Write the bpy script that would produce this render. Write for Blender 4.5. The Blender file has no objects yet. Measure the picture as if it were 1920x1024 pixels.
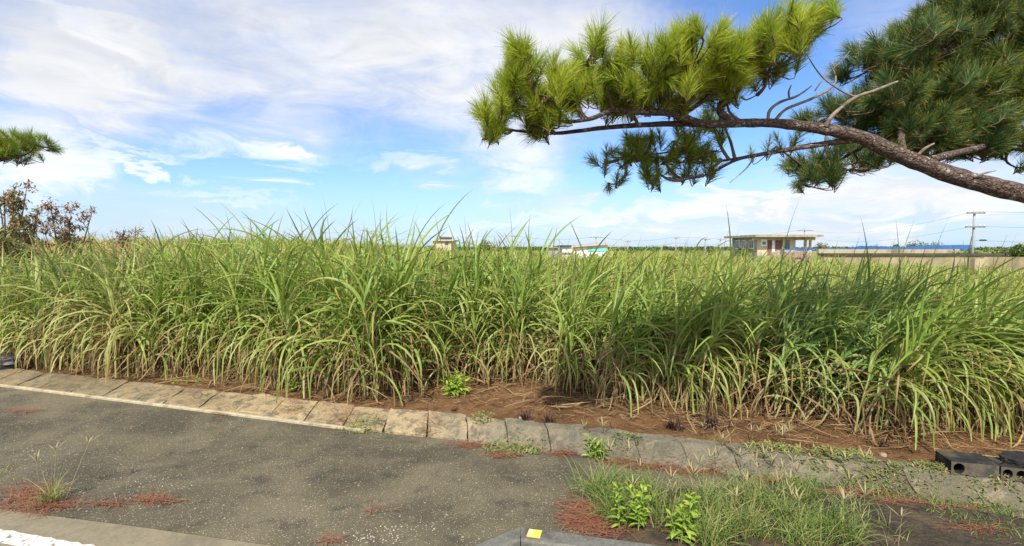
import bpy, math, random
import numpy as np
from mathutils import Vector, noise as mnoise

SC = bpy.context.scene
COL = SC.collection
rng = np.random.default_rng(7)
random.seed(7)
PI = math.pi
H = 2.5                                   # camera height
PITCH = math.atan(47 / 960)
FPX = 960.0

# ------------------------------------------------------------------ survey helpers (photo pixel -> world point)
def ray(px, py):
    x = (px - 960) / FPX
    y = -(py - 512) / FPX
    return (x, math.cos(PITCH) + y * math.sin(PITCH), -math.sin(PITCH) + y * math.cos(PITCH))

def G(px, py, z=0.0):
    d = ray(px, py)
    t = (z - H) / d[2]
    return Vector((d[0] * t, d[1] * t, z))

def at(px, py, Y):
    d = ray(px, py)
    t = Y / d[1]
    return Vector((d[0] * t, Y, H + d[2] * t))

# kerb frame: origin on the back edge of the slabs, u runs along them to the right, v into the field
K0 = Vector((0.57, 6.72, 0))
U = Vector((0.9535, -0.3015, 0))
Vv = Vector((0.3015, 0.9535, 0))
def K(u, v, z=0.0):
    return K0 + U * u + Vv * v + Vector((0, 0, z))
def toK(p):
    d = Vector((p[0], p[1], 0)) - K0
    return d.dot(U), d.dot(Vv)

def sstep(a, b, x):
    t = np.clip((x - a) / (b - a), 0, 1)
    return t * t * (3 - 2 * t)

def ground_z(x, y):
    x = np.asarray(x, float); y = np.asarray(y, float)
    v = (x - K0.x) * Vv.x + (y - K0.y) * Vv.y
    u = (x - K0.x) * U.x + (y - K0.y) * U.y
    g = sstep(-3.0, -0.4, u)
    z = -0.16 + (0.21 + 0.12 * g) * sstep(-0.5, -0.2, v)
    z = z + 1.1 * sstep(4, 22, v) * sstep(-6, -18, x)
    z = z + 0.5 * sstep(38, 56, y) * sstep(18, 28, x)
    return z

def S(px, py, up=0.0):
    z = 0.05
    for _ in range(4):
        p = G(px, py, z); z = float(ground_z(p.x, p.y)) + up
    return G(px, py, z)

# ------------------------------------------------------------------ tagging
def tag(o, label=None, cat=None, group=None, kind=None):
    if label: o['label'] = label
    if cat: o['category'] = cat
    if group: o['group'] = group
    if kind: o['kind'] = kind
    return o

def empty(name, loc, label, cat, group=None, rz=0.0):
    o = bpy.data.objects.new(name, None)
    o.empty_display_size = 0.1
    COL.objects.link(o)
    o.location = loc
    o.rotation_euler = (0, 0, rz)
    return tag(o, label, cat, group)

# ------------------------------------------------------------------ mesh collectors
class MB:
    """collects polygons into one mesh"""
    def __init__(s):
        s.v = []; s.f = []; s.mi = []; s.m = 0
    def add(s, vs, fs):
        b = len(s.v)
        s.v += [tuple(p) for p in vs]
        s.f += [tuple(i + b for i in f) for f in fs]
        s.mi += [s.m] * len(fs)
    def box(s, x0, x1, y0, y1, z0, z1):
        s.add([(x0, y0, z0), (x1, y0, z0), (x1, y1, z0), (x0, y1, z0), (x0, y0, z1), (x1, y0, z1), (x1, y1, z1), (x0, y1, z1)],
              [(0, 3, 2, 1), (4, 5, 6, 7), (0, 1, 5, 4), (1, 2, 6, 5), (2, 3, 7, 6), (3, 0, 4, 7)])
    def prism(s, poly, z0, z1):
        n = len(poly)
        zf0 = z0 if hasattr(z0, '__len__') else [z0] * n
        zf1 = z1 if hasattr(z1, '__len__') else [z1] * n
        vs = [(p[0], p[1], zf0[i]) for i, p in enumerate(poly)] + [(p[0], p[1], zf1[i]) for i, p in enumerate(poly)]
        fs = [tuple(range(n - 1, -1, -1)), tuple(range(n, 2 * n))] + [(i, (i + 1) % n, n + (i + 1) % n, n + i) for i in range(n)]
        s.add(vs, fs)
    def tube(s, pts, rad, sides=8, sub=4, rough=0.0, freq=3.0, cap=True):
        pts = [Vector(p) for p in pts]
        n = len(pts)
        P, R = [], []
        for i in range(n - 1):
            p0 = pts[max(i - 1, 0)]; p1 = pts[i]; p2 = pts[i + 1]; p3 = pts[min(i + 2, n - 1)]
            for k in range(sub):
                t = k / sub
                P.append(0.5 * (2 * p1 + (p2 - p0) * t + (2 * p0 - 5 * p1 + 4 * p2 - p3) * t * t + (3 * p1 - p0 - 3 * p2 + p3) * t ** 3))
                R.append(rad[i] + (rad[i + 1] - rad[i]) * t)
        P.append(pts[-1]); R.append(rad[-1])
        T = (P[1] - P[0]).normalized()
        ref = Vector((0, 0, 1)) if abs(T.z) < 0.9 else Vector((1, 0, 0))
        N = (ref - T * ref.dot(T)).normalized()
        vs, fs = [], []
        m = len(P)
        for i in range(m):
            T = (P[min(i + 1, m - 1)] - P[max(i - 1, 0)]).normalized()
            N = (N - T * N.dot(T)).normalized()
            B = T.cross(N)
            for k in range(sides):
                a = 2 * PI * k / sides
                d = N * math.cos(a) + B * math.sin(a)
                r = R[i]
                if rough:
                    r *= 1 + rough * mnoise.noise((P[i] + d * R[i]) * freq) + 0.5 * rough * mnoise.noise((P[i] + d * R[i]) * freq * 3.1)
                vs.append(P[i] + d * r)
        for i in range(m - 1):
            for k in range(sides):
                k2 = (k + 1) % sides
                fs.append((i * sides + k, i * sides + k2, (i + 1) * sides + k2, (i + 1) * sides + k))
        if cap:
            fs.append(tuple(range(sides - 1, -1, -1)))
            fs.append(tuple((m - 1) * sides + k for k in range(sides)))
        s.add(vs, fs)
    def build(s, name, mats, parent=None, smooth=False, loc=None):
        me = bpy.data.meshes.new(name)
        me.from_pydata(s.v, [], s.f)
        for m in (mats if isinstance(mats, (list, tuple)) else [mats]):
            me.materials.append(m)
        if s.m:
            me.polygons.foreach_set('material_index', s.mi)
        if smooth:
            me.polygons.foreach_set('use_smooth', [True] * len(me.polygons))
        me.update()
        o = bpy.data.objects.new(name, me)
        COL.objects.link(o)
        if parent: o.parent = parent
        if loc is not None: o.location = loc
        return o

def quads_mesh(name, V, Q, attr, mat, smooth=True):
    me = bpy.data.meshes.new(name)
    nv, nq = len(V), len(Q)
    me.vertices.add(nv)
    me.vertices.foreach_set('co', np.ascontiguousarray(V, np.float32).ravel())
    me.loops.add(nq * 4)
    me.loops.foreach_set('vertex_index', np.ascontiguousarray(Q, np.int32).ravel())
    me.polygons.add(nq)
    me.polygons.foreach_set('loop_start', np.arange(0, nq * 4, 4, dtype=np.int32))
    me.polygons.foreach_set('loop_total', np.full(nq, 4, np.int32))
    a = me.attributes.new('leaf', 'FLOAT_COLOR', 'POINT')
    a.data.foreach_set('color', np.ascontiguousarray(attr, np.float32).ravel())
    me.materials.append(mat)
    me.update(calc_edges=True)
    me.validate()
    if smooth:
        me.polygons.foreach_set('use_smooth', np.ones(nq, bool))
    return me

def link(name, me, parent=None, loc=None, rz=0.0):
    o = bpy.data.objects.new(name, me)
    COL.objects.link(o)
    if parent: o.parent = parent
    if loc is not None: o.location = loc
    o.rotation_euler = (0, 0, rz)
    return o

class Blades:
    """collects strip blades (leaves, needles, straw)"""
    def __init__(s):
        s.V = []; s.Q = []; s.A = []; s.n = 0
    def add(s, P, az, th, L, W, droop, S=6, rnd=None, age=None, roll=0.0, curl=0.0, shape='cane', fold=True, power=1.5, zmin=None, thmin=-1.5):
        P = np.atleast_2d(np.asarray(P, float)); N = len(P)
        if N == 0: return
        f = lambda a: np.broadcast_to(np.asarray(a, float), (N,))[:, None]
        az, th, L, W, droop, roll, curl = map(f, (az, th, L, W, droop, roll, curl))
        rnd = f(rng.random(N) if rnd is None else rnd)
        age = f(0.0 if age is None else age)
        t = np.linspace(0, 1, S + 1)[None, :]
        tm = (t[:, :-1] + t[:, 1:]) / 2
        def tang(q):
            h = np.maximum(th - droop * q ** power, thmin)
            a = az + curl * q
            return np.stack([np.cos(h) * np.cos(a), np.cos(h) * np.sin(a), np.sin(h)], -1), a
        Tm, _ = tang(tm)
        C = np.concatenate([np.zeros((N, 1, 3)), np.cumsum(Tm * (L / S)[..., None], 1)], 1) + P[:, None, :]
        T, a = tang(np.broadcast_to(t, (N, S + 1)))
        Hs = np.stack([-np.sin(a), np.cos(a), np.zeros_like(a)], -1)
        Nn = np.cross(T, Hs)
        cr, sr = np.cos(roll)[..., None], np.sin(roll)[..., None]
        side = Hs * cr + Nn * sr
        nor = Nn * cr - Hs * sr
        if shape == 'cane':
            w = np.minimum(1, 0.45 + t * 2.2) * np.maximum(1 - t, 0) ** 0.65
        elif shape == 'leaf':
            w = np.sin(PI * np.clip(t * 0.93 + 0.07, 0, 1)) ** 0.9
        elif shape == 'needle':
            w = np.where(t < 0.99, 1.0 - 0.45 * t, 0.25)
        else:
            w = np.ones_like(t) * np.maximum(1 - 0.6 * t, 0)
        hw = np.maximum(W / 2 * w, 0.0004)[..., None]
        if zmin is not None:
            C[..., 2] = np.maximum(C[..., 2], zmin + rng.random((N, 1)) * 0.03)
        if fold:
            rows = np.stack([C - side * hw, C + nor * hw * 0.45, C + side * hw], 2); k = 3
        else:
            rows = np.stack([C - side * hw, C + side * hw], 2); k = 2
        V = rows.reshape(-1, 3)
        base = s.n + np.arange(N)[:, None, None] * ((S + 1) * k) + np.arange(S)[None, :, None] * k + np.arange(k - 1)[None, None, :]
        Q = np.stack([base, base + 1, base + 1 + k, base + k], -1).reshape(-1, 4)
        A = np.stack([np.broadcast_to(rnd, (N, S + 1)), np.broadcast_to(t, (N, S + 1)), np.broadcast_to(age, (N, S + 1)), np.ones((N, S + 1))], -1)
        A = np.repeat(A[:, :, None, :], k, 2).reshape(-1, 4)
        s.V.append(V); s.Q.append(Q); s.A.append(A); s.n += len(V)
    def dirs(s, P, D, **kw):
        """blades given by direction vectors"""
        D = np.asarray(D, float)
        D = D / np.linalg.norm(D, axis=1, keepdims=True)
        s.add(P, np.arctan2(D[:, 1], D[:, 0]), np.arcsin(np.clip(D[:, 2], -1, 1)), **kw)
    def mesh(s, name, mat, smooth=True):
        return quads_mesh(name, np.concatenate(s.V), np.concatenate(s.Q), np.concatenate(s.A), mat, smooth)

# ------------------------------------------------------------------ materials
class NT:
    def __init__(s, tree):
        s.t = tree
    def n(s, typ, **kw):
        nd = s.t.nodes.new(typ)
        for k, v in kw.items(): setattr(nd, k, v)
        return nd
    def put(s, sock, v):
        if hasattr(v, 'is_output'): s.t.links.new(v, sock)
        elif v is not None:
            if isinstance(v, (tuple, list)) and len(v) == 3 and sock.type == 'RGBA': v = (*v, 1)
            sock.default_value = v
    def math(s, op, a, b=None, c=None, clamp=False):
        nd = s.n('ShaderNodeMath', operation=op, use_clamp=clamp)
        for i, x in enumerate((a, b, c)):
            if x is not None: s.put(nd.inputs[i], x)
        return nd.outputs[0]
    def mix(s, f, a, b, mode='MIX'):
        nd = s.n('ShaderNodeMix', data_type='RGBA', blend_type=mode)
        s.put(nd.inputs[0], f); s.put(nd.inputs[6], a); s.put(nd.inputs[7], b)
        return nd.outputs[2]
    def ss(s, a, b, x):
        nd = s.n('ShaderNodeMapRange', interpolation_type='SMOOTHSTEP')
        s.put(nd.inputs[0], x); nd.inputs[1].default_value = a; nd.inputs[2].default_value = b
        return nd.outputs[0]
    def noise(s, vec, scale, detail=4, rough=0.55, dist=0.0):
        nd = s.n('ShaderNodeTexNoise')
        s.put(nd.inputs['Vector'], vec)
        nd.inputs['Scale'].default_value = scale; nd.inputs['Detail'].default_value = detail
        nd.inputs['Roughness'].default_value = rough; nd.inputs['Distortion'].default_value = dist
        return nd.outputs['Fac']
    def voro(s, vec, scale, feature='F1', out='Distance', rand=1.0):
        nd = s.n('ShaderNodeTexVoronoi', feature=feature)
        s.put(nd.inputs['Vector'], vec); nd.inputs['Scale'].default_value = scale
        nd.inputs['Randomness'].default_value = rand
        return nd.outputs[out]
    def scale(s, vec, x, y, z):
        nd = s.n('ShaderNodeMapping'); s.put(nd.inputs['Vector'], vec)
        nd.inputs['Scale'].default_value = (x, y, z)
        return nd.outputs[0]

def new_mat(name):
    m = bpy.data.materials.new(name)
    m.use_nodes = True
    m.node_tree.nodes.clear()
    return m, NT(m.node_tree)

def finish(k, col, rough=0.85, bump=None, bs=0.3, bd=0.01, spec=0.3, translucent=0.0, metallic=0.0):
    p = k.n('ShaderNodeBsdfPrincipled')
    k.put(p.inputs['Base Color'], col); k.put(p.inputs['Roughness'], rough)
    p.inputs['Specular IOR Level'].default_value = spec
    p.inputs['Metallic'].default_value = metallic
    if bump is not None:
        b = k.n('ShaderNodeBump'); b.inputs['Strength'].default_value = bs; b.inputs['Distance'].default_value = bd
        k.put(b.inputs['Height'], bump); k.t.links.new(b.outputs[0], p.inputs['Normal'])
    out = k.n('ShaderNodeOutputMaterial')
    sh = p.outputs[0]
    if translucent:
        tr = k.n('ShaderNodeBsdfTranslucent'); k.put(tr.inputs['Color'], col)
        mx = k.n('ShaderNodeMixShader'); mx.inputs[0].default_value = translucent
        k.t.links.new(sh, mx.inputs[1]); k.t.links.new(tr.outputs[0], mx.inputs[2]); sh = mx.outputs[0]
    k.t.links.new(sh, out.inputs[0])

def leaf_mat(name, ca, cb, cold, tip, tip_from=0.7, rough=0.5, trans=0.3, spec=0.35, base=None):
    m, k = new_mat(name)
    at_ = k.n('ShaderNodeAttribute', attribute_name='leaf')
    sep = k.n('ShaderNodeSeparateColor'); k.put(sep.inputs[0], at_.outputs['Color'])
    r, s_, a = sep.outputs[0], sep.outputs[1], sep.outputs[2]
    oi = k.n('ShaderNodeObjectInfo')
    geo = k.n('ShaderNodeNewGeometry')
    big = k.noise(geo.outputs['Position'], 0.55, 2)
    r2 = k.math('ADD', k.math('MULTIPLY', r, 0.62), k.math('ADD', k.math('MULTIPLY', oi.outputs['Random'], 0.2), k.math('MULTIPLY', k.math('SUBTRACT', big, 0.4), 0.55)), clamp=True)
    c = k.mix(r2, ca, cb)
    c = k.mix(a, c, cold)
    # brown dry tips, on some leaves more than on others
    rr = k.math('FRACT', k.math('MULTIPLY', r, 7.31))
    tf = k.math('MULTIPLY', k.ss(tip_from, 1.0, s_), k.ss(0.25, 0.95, rr))
    c = k.mix(tf, c, tip)
    if base is not None:
        c = k.mix(k.ss(0.28, 0.0, s_), c, base)
    finish(k, c, rough, spec=spec, translucent=trans)
    return m

def plain(name, col, var=0.25, scale=6.0, rough=0.85, bump=0.3, bd=0.01, spec=0.25, stain=None, stain_scale=0.8, metallic=0.0):
    m, k = new_mat(name)
    tc = k.n('ShaderNodeTexCoord')
    P = tc.outputs['Object']
    n1 = k.noise(P, scale, 6, 0.6)
    n2 = k.noise(P, scale * 0.21, 3, 0.55)
    f = k.math('ADD', k.math('MULTIPLY', n1, 0.6), k.math('MULTIPLY', n2, 0.4))
    lo = tuple(c * (1 - var) for c in col); hi = tuple(min(1, c * (1 + var)) for c in col)
    c = k.mix(k.ss(0.3, 0.7, f), lo, hi)
    if stain is not None:
        c = k.mix(k.ss(0.5, 0.68, k.noise(P, stain_scale, 5, 0.65)), c, stain)
    finish(k, c, rough, n1, bump, bd, spec, metallic=metallic)
    return m

M = {}
# green cane leaf, straw, cane stalk
M['cane'] = leaf_mat('cane_leaf', (0.105, 0.20, 0.018), (0.37, 0.45, 0.09), (0.42, 0.39, 0.15), (0.42, 0.22, 0.09), 0.62, 0.42, 0.42)
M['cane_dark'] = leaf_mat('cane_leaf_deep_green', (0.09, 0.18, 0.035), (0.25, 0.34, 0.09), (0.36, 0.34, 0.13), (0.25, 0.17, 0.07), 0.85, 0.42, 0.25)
M['far_cane'] = leaf_mat('far_cane_leaf', (0.145, 0.235, 0.022), (0.37, 0.445, 0.075), (0.52, 0.40, 0.16), (0.45, 0.27, 0.10), 0.7, 0.5, 0.42)
M['straw'] = leaf_mat('dry_leaf', (0.19, 0.115, 0.055), (0.44, 0.31, 0.15), (0.16, 0.09, 0.05), (0.45, 0.33, 0.18), 0.8, 0.75, 0.2, 0.15)
M['needle_litter'] = leaf_mat('fallen_needles', (0.15, 0.052, 0.03), (0.28, 0.105, 0.06), (0.24, 0.14, 0.075), (0.35, 0.15, 0.08), 0.9, 0.75, 0.0, 0.15)
M['stubble'] = leaf_mat('stubble', (0.02, 0.012, 0.012), (0.06, 0.035, 0.03), (0.2, 0.12, 0.06), (0.08, 0.05, 0.03), 0.8, 0.9, 0.0, 0.1)
M['needles'] = leaf_mat('pine_needles', (0.17, 0.28, 0.018), (0.50, 0.55, 0.045), (0.045, 0.10, 0.032), (0.58, 0.50, 0.06), 0.5, 0.5, 0.42, 0.3, base=(0.20, 0.17, 0.03))
M['grass'] = leaf_mat('grass_blade', (0.05, 0.14, 0.015), (0.17, 0.25, 0.04), (0.40, 0.33, 0.14), (0.30, 0.26, 0.09), 0.8, 0.55, 0.3)
M['seed'] = leaf_mat('seed_head', (0.22, 0.18, 0.085), (0.38, 0.32, 0.17), (0.3, 0.2, 0.12), (0.6, 0.5, 0.32), 0.9, 0.8, 0.25, 0.1)
M['weed'] = leaf_mat('weed_leaf', (0.16, 0.28, 0.02), (0.40, 0.47, 0.06), (0.05, 0.16, 0.03), (0.30, 0.40, 0.06), 0.9, 0.45, 0.35)
M['creeper'] = leaf_mat('creeper_leaf', (0.07, 0.13, 0.03), (0.20, 0.26, 0.07), (0.35, 0.22, 0.10), (0.30, 0.25, 0.08), 0.85, 0.55, 0.25)
M['red_leaf'] = leaf_mat('rusty_leaf', (0.26, 0.12, 0.075), (0.46, 0.28, 0.17), (0.16, 0.22, 0.05), (0.3, 0.2, 0.1), 0.9, 0.7, 0.25)
M['green_leaf'] = leaf_mat('bush_leaf', (0.05, 0.10, 0.02), (0.17, 0.22, 0.05), (0.25, 0.22, 0.08), (0.2, 0.2, 0.05), 0.95, 0.6, 0.25)

M['stalk'] = plain('cane_stalk', (0.22, 0.20, 0.08), 0.35, 14, 0.6, 0.2, 0.004, stain=(0.16, 0.07, 0.06), stain_scale=3)
M['weed_stem'] = plain('weed_stem', (0.16, 0.22, 0.06), 0.25, 10, 0.7)
M['twig'] = plain('twig', (0.15, 0.10, 0.065), 0.35, 12, 0.9)
M['dead_wood'] = plain('dead_wood', (0.19, 0.15, 0.12), 0.5, 22, 0.9, 0.8, 0.01, stain=(0.08, 0.055, 0.045), stain_scale=9)
M['dark_concrete'] = plain('dark_concrete', (0.02, 0.02, 0.018), 0.5, 14, 0.95, 1.0, 0.02, stain=(0.07, 0.06, 0.04), stain_scale=4)  # also colours the block holes, standing in for their shade
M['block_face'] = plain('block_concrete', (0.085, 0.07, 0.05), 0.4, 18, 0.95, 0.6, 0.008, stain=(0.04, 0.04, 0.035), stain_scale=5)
M['stone'] = plain('grey_stone', (0.12, 0.11, 0.11), 0.4, 9, 0.95, 0.7, 0.02, stain=(0.05, 0.045, 0.05), stain_scale=5)
M['gutter'] = plain('gutter_concrete', (0.185, 0.155, 0.098), 0.18, 40, 0.95, 0.4, 0.004, stain=(0.135, 0.115, 0.075), stain_scale=2.2)
M['near_kerb'] = plain('kerb_concrete', (0.115, 0.11, 0.09), 0.3, 45, 0.95, 0.5, 0.004, stain=(0.055, 0.053, 0.043), stain_scale=4)
M['edging'] = plain('edging_concrete', (0.34, 0.28, 0.18), 0.25, 20, 0.95, 0.5, 0.006, stain=(0.2, 0.165, 0.10), stain_scale=3)
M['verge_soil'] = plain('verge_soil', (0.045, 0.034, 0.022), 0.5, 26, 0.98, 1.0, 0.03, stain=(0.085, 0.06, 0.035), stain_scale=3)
M['road'] = plain('road_asphalt', (0.055, 0.055, 0.055), 0.3, 60, 0.95, 0.5, 0.004)
M['marker'] = plain('yellow_reflector', (0.72, 0.45, 0.07), 0.1, 30, 0.4, 0.1, 0.002, 0.5)
M['marker_pale'] = plain('pale_reflector', (0.75, 0.62, 0.36), 0.1, 30, 0.3, 0.1, 0.002, 0.5)
M['pole'] = plain('concrete_pole', (0.27, 0.26, 0.25), 0.2, 3, 0.9)
M['metal'] = plain('grey_metal', (0.16, 0.16, 0.16), 0.2, 8, 0.5)
M['wire'] = plain('cable', (0.05, 0.05, 0.06), 0.1, 8, 0.6)
M['house_wall'] = plain('house_plaster', (0.50, 0.42, 0.29), 0.25, 1.2, 0.9, stain=(0.30, 0.24, 0.16), stain_scale=0.6)
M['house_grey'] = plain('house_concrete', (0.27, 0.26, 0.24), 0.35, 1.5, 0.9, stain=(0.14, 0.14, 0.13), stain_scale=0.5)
M['roof_slab'] = plain('roof_concrete', (0.30, 0.27, 0.21), 0.3, 1.4, 0.9, stain=(0.13, 0.12, 0.10), stain_scale=0.5)
M['white_wall'] = plain('white_plaster', (0.70, 0.67, 0.60), 0.12, 1.2, 0.9, stain=(0.52, 0.47, 0.40), stain_scale=0.5)
M['brown_door'] = plain('brown_wood', (0.17, 0.085, 0.06), 0.25, 3, 0.7)
M['white_door'] = plain('white_panel', (0.74, 0.72, 0.70), 0.06, 3, 0.6)
M['glass'] = plain('window_glass', (0.05, 0.06, 0.07), 0.2, 1, 0.08, 0.0, 0.001, 0.6)
M['turquoise'] = plain('turquoise_panel', (0.16, 0.58, 0.55), 0.15, 1.5, 0.6)
M['green_panel'] = plain('green_panel', (0.14, 0.45, 0.27), 0.15, 1.5, 0.6)
M['rust_roof'] = plain('pinkish_metal_roof', (0.42, 0.29, 0.22), 0.2, 2, 0.7)
M['dark_roof'] = plain('dark_roof', (0.05, 0.05, 0.055), 0.2, 2, 0.8)
M['tan_wall'] = plain('tan_concrete', (0.29, 0.235, 0.145), 0.35, 0.9, 0.95, stain=(0.17, 0.145, 0.08), stain_scale=0.35)
M['dark_coping'] = plain('dark_coping', (0.055, 0.055, 0.04), 0.4, 1.5, 0.95)
M['blue_sheet'] = plain('blue_sheet', (0.035, 0.115, 0.31), 0.25, 0.7, 0.55, 0.2, 0.02)
M['rubble'] = plain('rubble', (0.27, 0.20, 0.15), 0.5, 3, 0.95, 0.6, 0.05)
M['chip'] = plain('pale_gravel', (0.36, 0.32, 0.24), 0.45, 30, 0.9)

# bark: plates with pale lichen on a red-brown ground
def bark():
    m, k = new_mat('pine_bark')
    P = k.n('ShaderNodeTexCoord').outputs['Object']
    w = k.n('ShaderNodeVectorMath', operation='ADD'); k.put(w.inputs[0], P)
    nz = k.n('ShaderNodeTexNoise'); k.put(nz.inputs['Vector'], P); nz.inputs['Scale'].default_value = 9
    sc = k.n('ShaderNodeVectorMath', operation='SCALE'); k.put(sc.inputs[0], nz.outputs['Color']); sc.inputs['Scale'].default_value = 0.13
    k.put(w.inputs[1], sc.outputs[0])
    e = k.voro(k.scale(w.outputs[0], 13, 30, 30), 1.0, 'DISTANCE_TO_EDGE')
    n = k.noise(P, 26, 6, 0.65)
    c = k.mix(k.ss(0.3, 0.7, n), (0.07, 0.046, 0.036), (0.165, 0.122, 0.096))
    c = k.mix(k.ss(0.56, 0.66, k.noise(P, 11, 5, 0.6)), c, (0.32, 0.29, 0.24))
    c = k.mix(k.math('MULTIPLY', k.ss(0.12, 0.0, e), 0.6), c, (0.05, 0.03, 0.022))
    h = k.math('ADD', k.ss(0.0, 0.2, e), k.math('MULTIPLY', n, 0.5))
    finish(k, c, 0.95, h, 0.9, 0.015, 0.15)
    return m
M['bark'] = bark()

# soil with fine fibrous litter colour variation
def soil():
    m, k = new_mat('red_brown_soil')
    P = k.n('ShaderNodeTexCoord').outputs['Object']
    n1 = k.noise(P, 1.3, 6, 0.6); n2 = k.noise(P, 22, 6, 0.7)
    c = k.mix(k.ss(0.35, 0.65, n1), (0.115, 0.060, 0.027), (0.205, 0.108, 0.048))
    c = k.mix(k.ss(0.50, 0.75, n2), c, (0.27, 0.165, 0.085))
    # farther land is grassed over
    geo = k.n('ShaderNodeSeparateXYZ'); k.put(geo.inputs[0], P)
    far = k.ss(16, 40, geo.outputs[1])
    gcol = k.mix(k.ss(0.35, 0.65, k.noise(P, 0.22, 5, 0.65)), (0.13, 0.17, 0.03), (0.30, 0.27, 0.09))
    c = k.mix(far, c, gcol)
    c = k.mix(k.math('MULTIPLY', k.ss(0.52, 0.66, k.noise(P, 4.5, 6, 0.7)), k.math('MULTIPLY', k.math('SUBTRACT', 1.0, far), 0.75)), c, (0.075, 0.038, 0.018))
    finish(k, c, 0.98, k.math('ADD', n2, k.math('MULTIPLY', k.noise(P, 8, 5, 0.7), 2.0)), 1.0, 0.05, 0.1)
    return m
M['soil'] = soil()

# worn sidewalk surfacing: dark bitumen with pale exposed stones, wear and moss blotches
def sidewalk():
    m, k = new_mat('worn_asphalt')
    P = k.n('ShaderNodeTexCoord').outputs['Object']
    big = k.noise(P, 0.75, 5, 0.6, 0.4); mid = k.noise(P, 3.2, 5, 0.6); fine = k.noise(P, 70, 3, 0.7)
    c = k.mix(k.ss(0.32, 0.68, big), (0.060, 0.052, 0.031), (0.150, 0.124, 0.073))
    c = k.mix(k.math('MULTIPLY', k.ss(0.52, 0.7, mid), 0.6), c, (0.036, 0.036, 0.027))
    c = k.mix(k.math('MULTIPLY', k.ss(0.5, 0.72, k.noise(P, 9, 6, 0.7)), 0.5), c, (0.17, 0.145, 0.095))
    c = k.mix(k.math('MULTIPLY', k.ss(0.35, 0.75, fine), 0.55), c, (0.026, 0.024, 0.02))
    v1 = k.n('ShaderNodeTexVoronoi'); k.put(v1.inputs['Vector'], P); v1.inputs['Scale'].default_value = 64
    sp = k.n('ShaderNodeSeparateColor'); k.put(sp.inputs[0], v1.outputs['Color'])
    dens = k.math('ADD', k.math('MULTIPLY', k.noise(P, 1.4, 4, 0.6), 0.75), 0.06)
    on = k.math('LESS_THAN', sp.outputs[0], dens)
    spot = k.math('MULTIPLY', on, k.ss(0.34, 0.22, v1.outputs['Distance']))
    stone = k.mix(sp.outputs[1], (0.18, 0.155, 0.10), (0.50, 0.43, 0.29))
    c = k.mix(k.math('MULTIPLY', spot, 0.85), c, stone)
    v2 = k.n('ShaderNodeTexVoronoi'); k.put(v2.inputs['Vector'], P); v2.inputs['Scale'].default_value = 21
    s2 = k.n('ShaderNodeSeparateColor'); k.put(s2.inputs[0], v2.outputs['Color'])
    on2 = k.math('MULTIPLY', k.math('LESS_THAN', s2.outputs[0], 0.07), k.ss(0.25, 0.16, v2.outputs['Distance']))
    c = k.mix(k.math('MULTIPLY', on2, 0.7), c, (0.40, 0.35, 0.26))
    finish(k, c, 0.93, k.math('ADD', k.math('MULTIPLY', spot, 0.8), fine), 0.6, 0.006, 0.25)
    return m
M['sidewalk'] = sidewalk()

# kerb slab concrete: ochre lichen on the slabs, grey moss
def slabm():
    m, k = new_mat('weathered_slab')
    geo = k.n('ShaderNodeNewGeometry'); P = geo.outputs['Position']
    oi = k.n('ShaderNodeObjectInfo')
    sx = k.n('ShaderNodeSeparateXYZ'); k.put(sx.inputs[0], P)
    n1 = k.noise(P, 1.9, 6, 0.7); n2 = k.noise(P, 34, 5, 0.75); n3 = k.noise(P, 6, 6, 0.7); n5 = k.noise(P, 95, 3, 0.8); n4 = k.noise(k.scale(P, 1.0, 3.0, 1.0), 4.0, 5, 0.7)
    ax = k.math('ADD', sx.outputs[0], k.math('MULTIPLY', k.math('SUBTRACT', n1, 0.5), 7.0))
    # ochre lichen in the middle stretch, brown grime to the left, grey moss to the right
    c = k.mix(k.ss(-7.0, -4.0, ax), (0.20, 0.15, 0.08), (0.37, 0.275, 0.145))
    c = k.mix(k.ss(-2.6, 1.2, ax), c, (0.165, 0.146, 0.10))
    c = k.mix(k.math('MULTIPLY', k.ss(2.6, 4.2, ax), 0.7), c, (0.10, 0.088, 0.05))
    c = k.mix(k.math('MULTIPLY', k.ss(0.46, 0.62, n3), 0.8), c, (0.10, 0.09, 0.062))
    c = k.mix(k.math('MULTIPLY', k.ss(0.52, 0.66, n4), 0.55), c, (0.27, 0.22, 0.14))
    c = k.mix(k.math('MULTIPLY', k.ss(0.45, 0.8, n2), 0.55), c, (0.04, 0.038, 0.03))
    c = k.mix(k.math('MULTIPLY', k.ss(0.55, 0.7, n5), 0.7), c, (0.03, 0.028, 0.022))
    c = k.mix(k.math('MULTIPLY', k.ss(0.42, 0.3, n5), 0.5), c, (0.40, 0.36, 0.27))
    v = k.math('ADD', 0.86, k.math('MULTIPLY', oi.outputs['Random'], 0.28))
    vc = k.n('ShaderNodeCombineXYZ'); [k.put(vc.inputs[i], v) for i in range(3)]
    c = k.mix(1.0, c, vc.outputs[0], 'MULTIPLY')
    finish(k, c, 0.95, k.math('ADD', n2, k.math('MULTIPLY', n3, 1.5)), 1.0, 0.02, 0.15)
    return m
M['slab'] = slabm()

# worn white road paint
def paint():
    m, k = new_mat('worn_white_paint')
    P = k.n('ShaderNodeTexCoord').outputs['Object']
    c = k.mix(k.ss(0.52, 0.64, k.noise(P, 20, 5, 0.7)), (0.52, 0.49, 0.42), (0.17, 0.15, 0.11))
    finish(k, c, 0.85, k.noise(P, 60, 3), 0.3, 0.003)
    return m
M['paint'] = paint()

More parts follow.
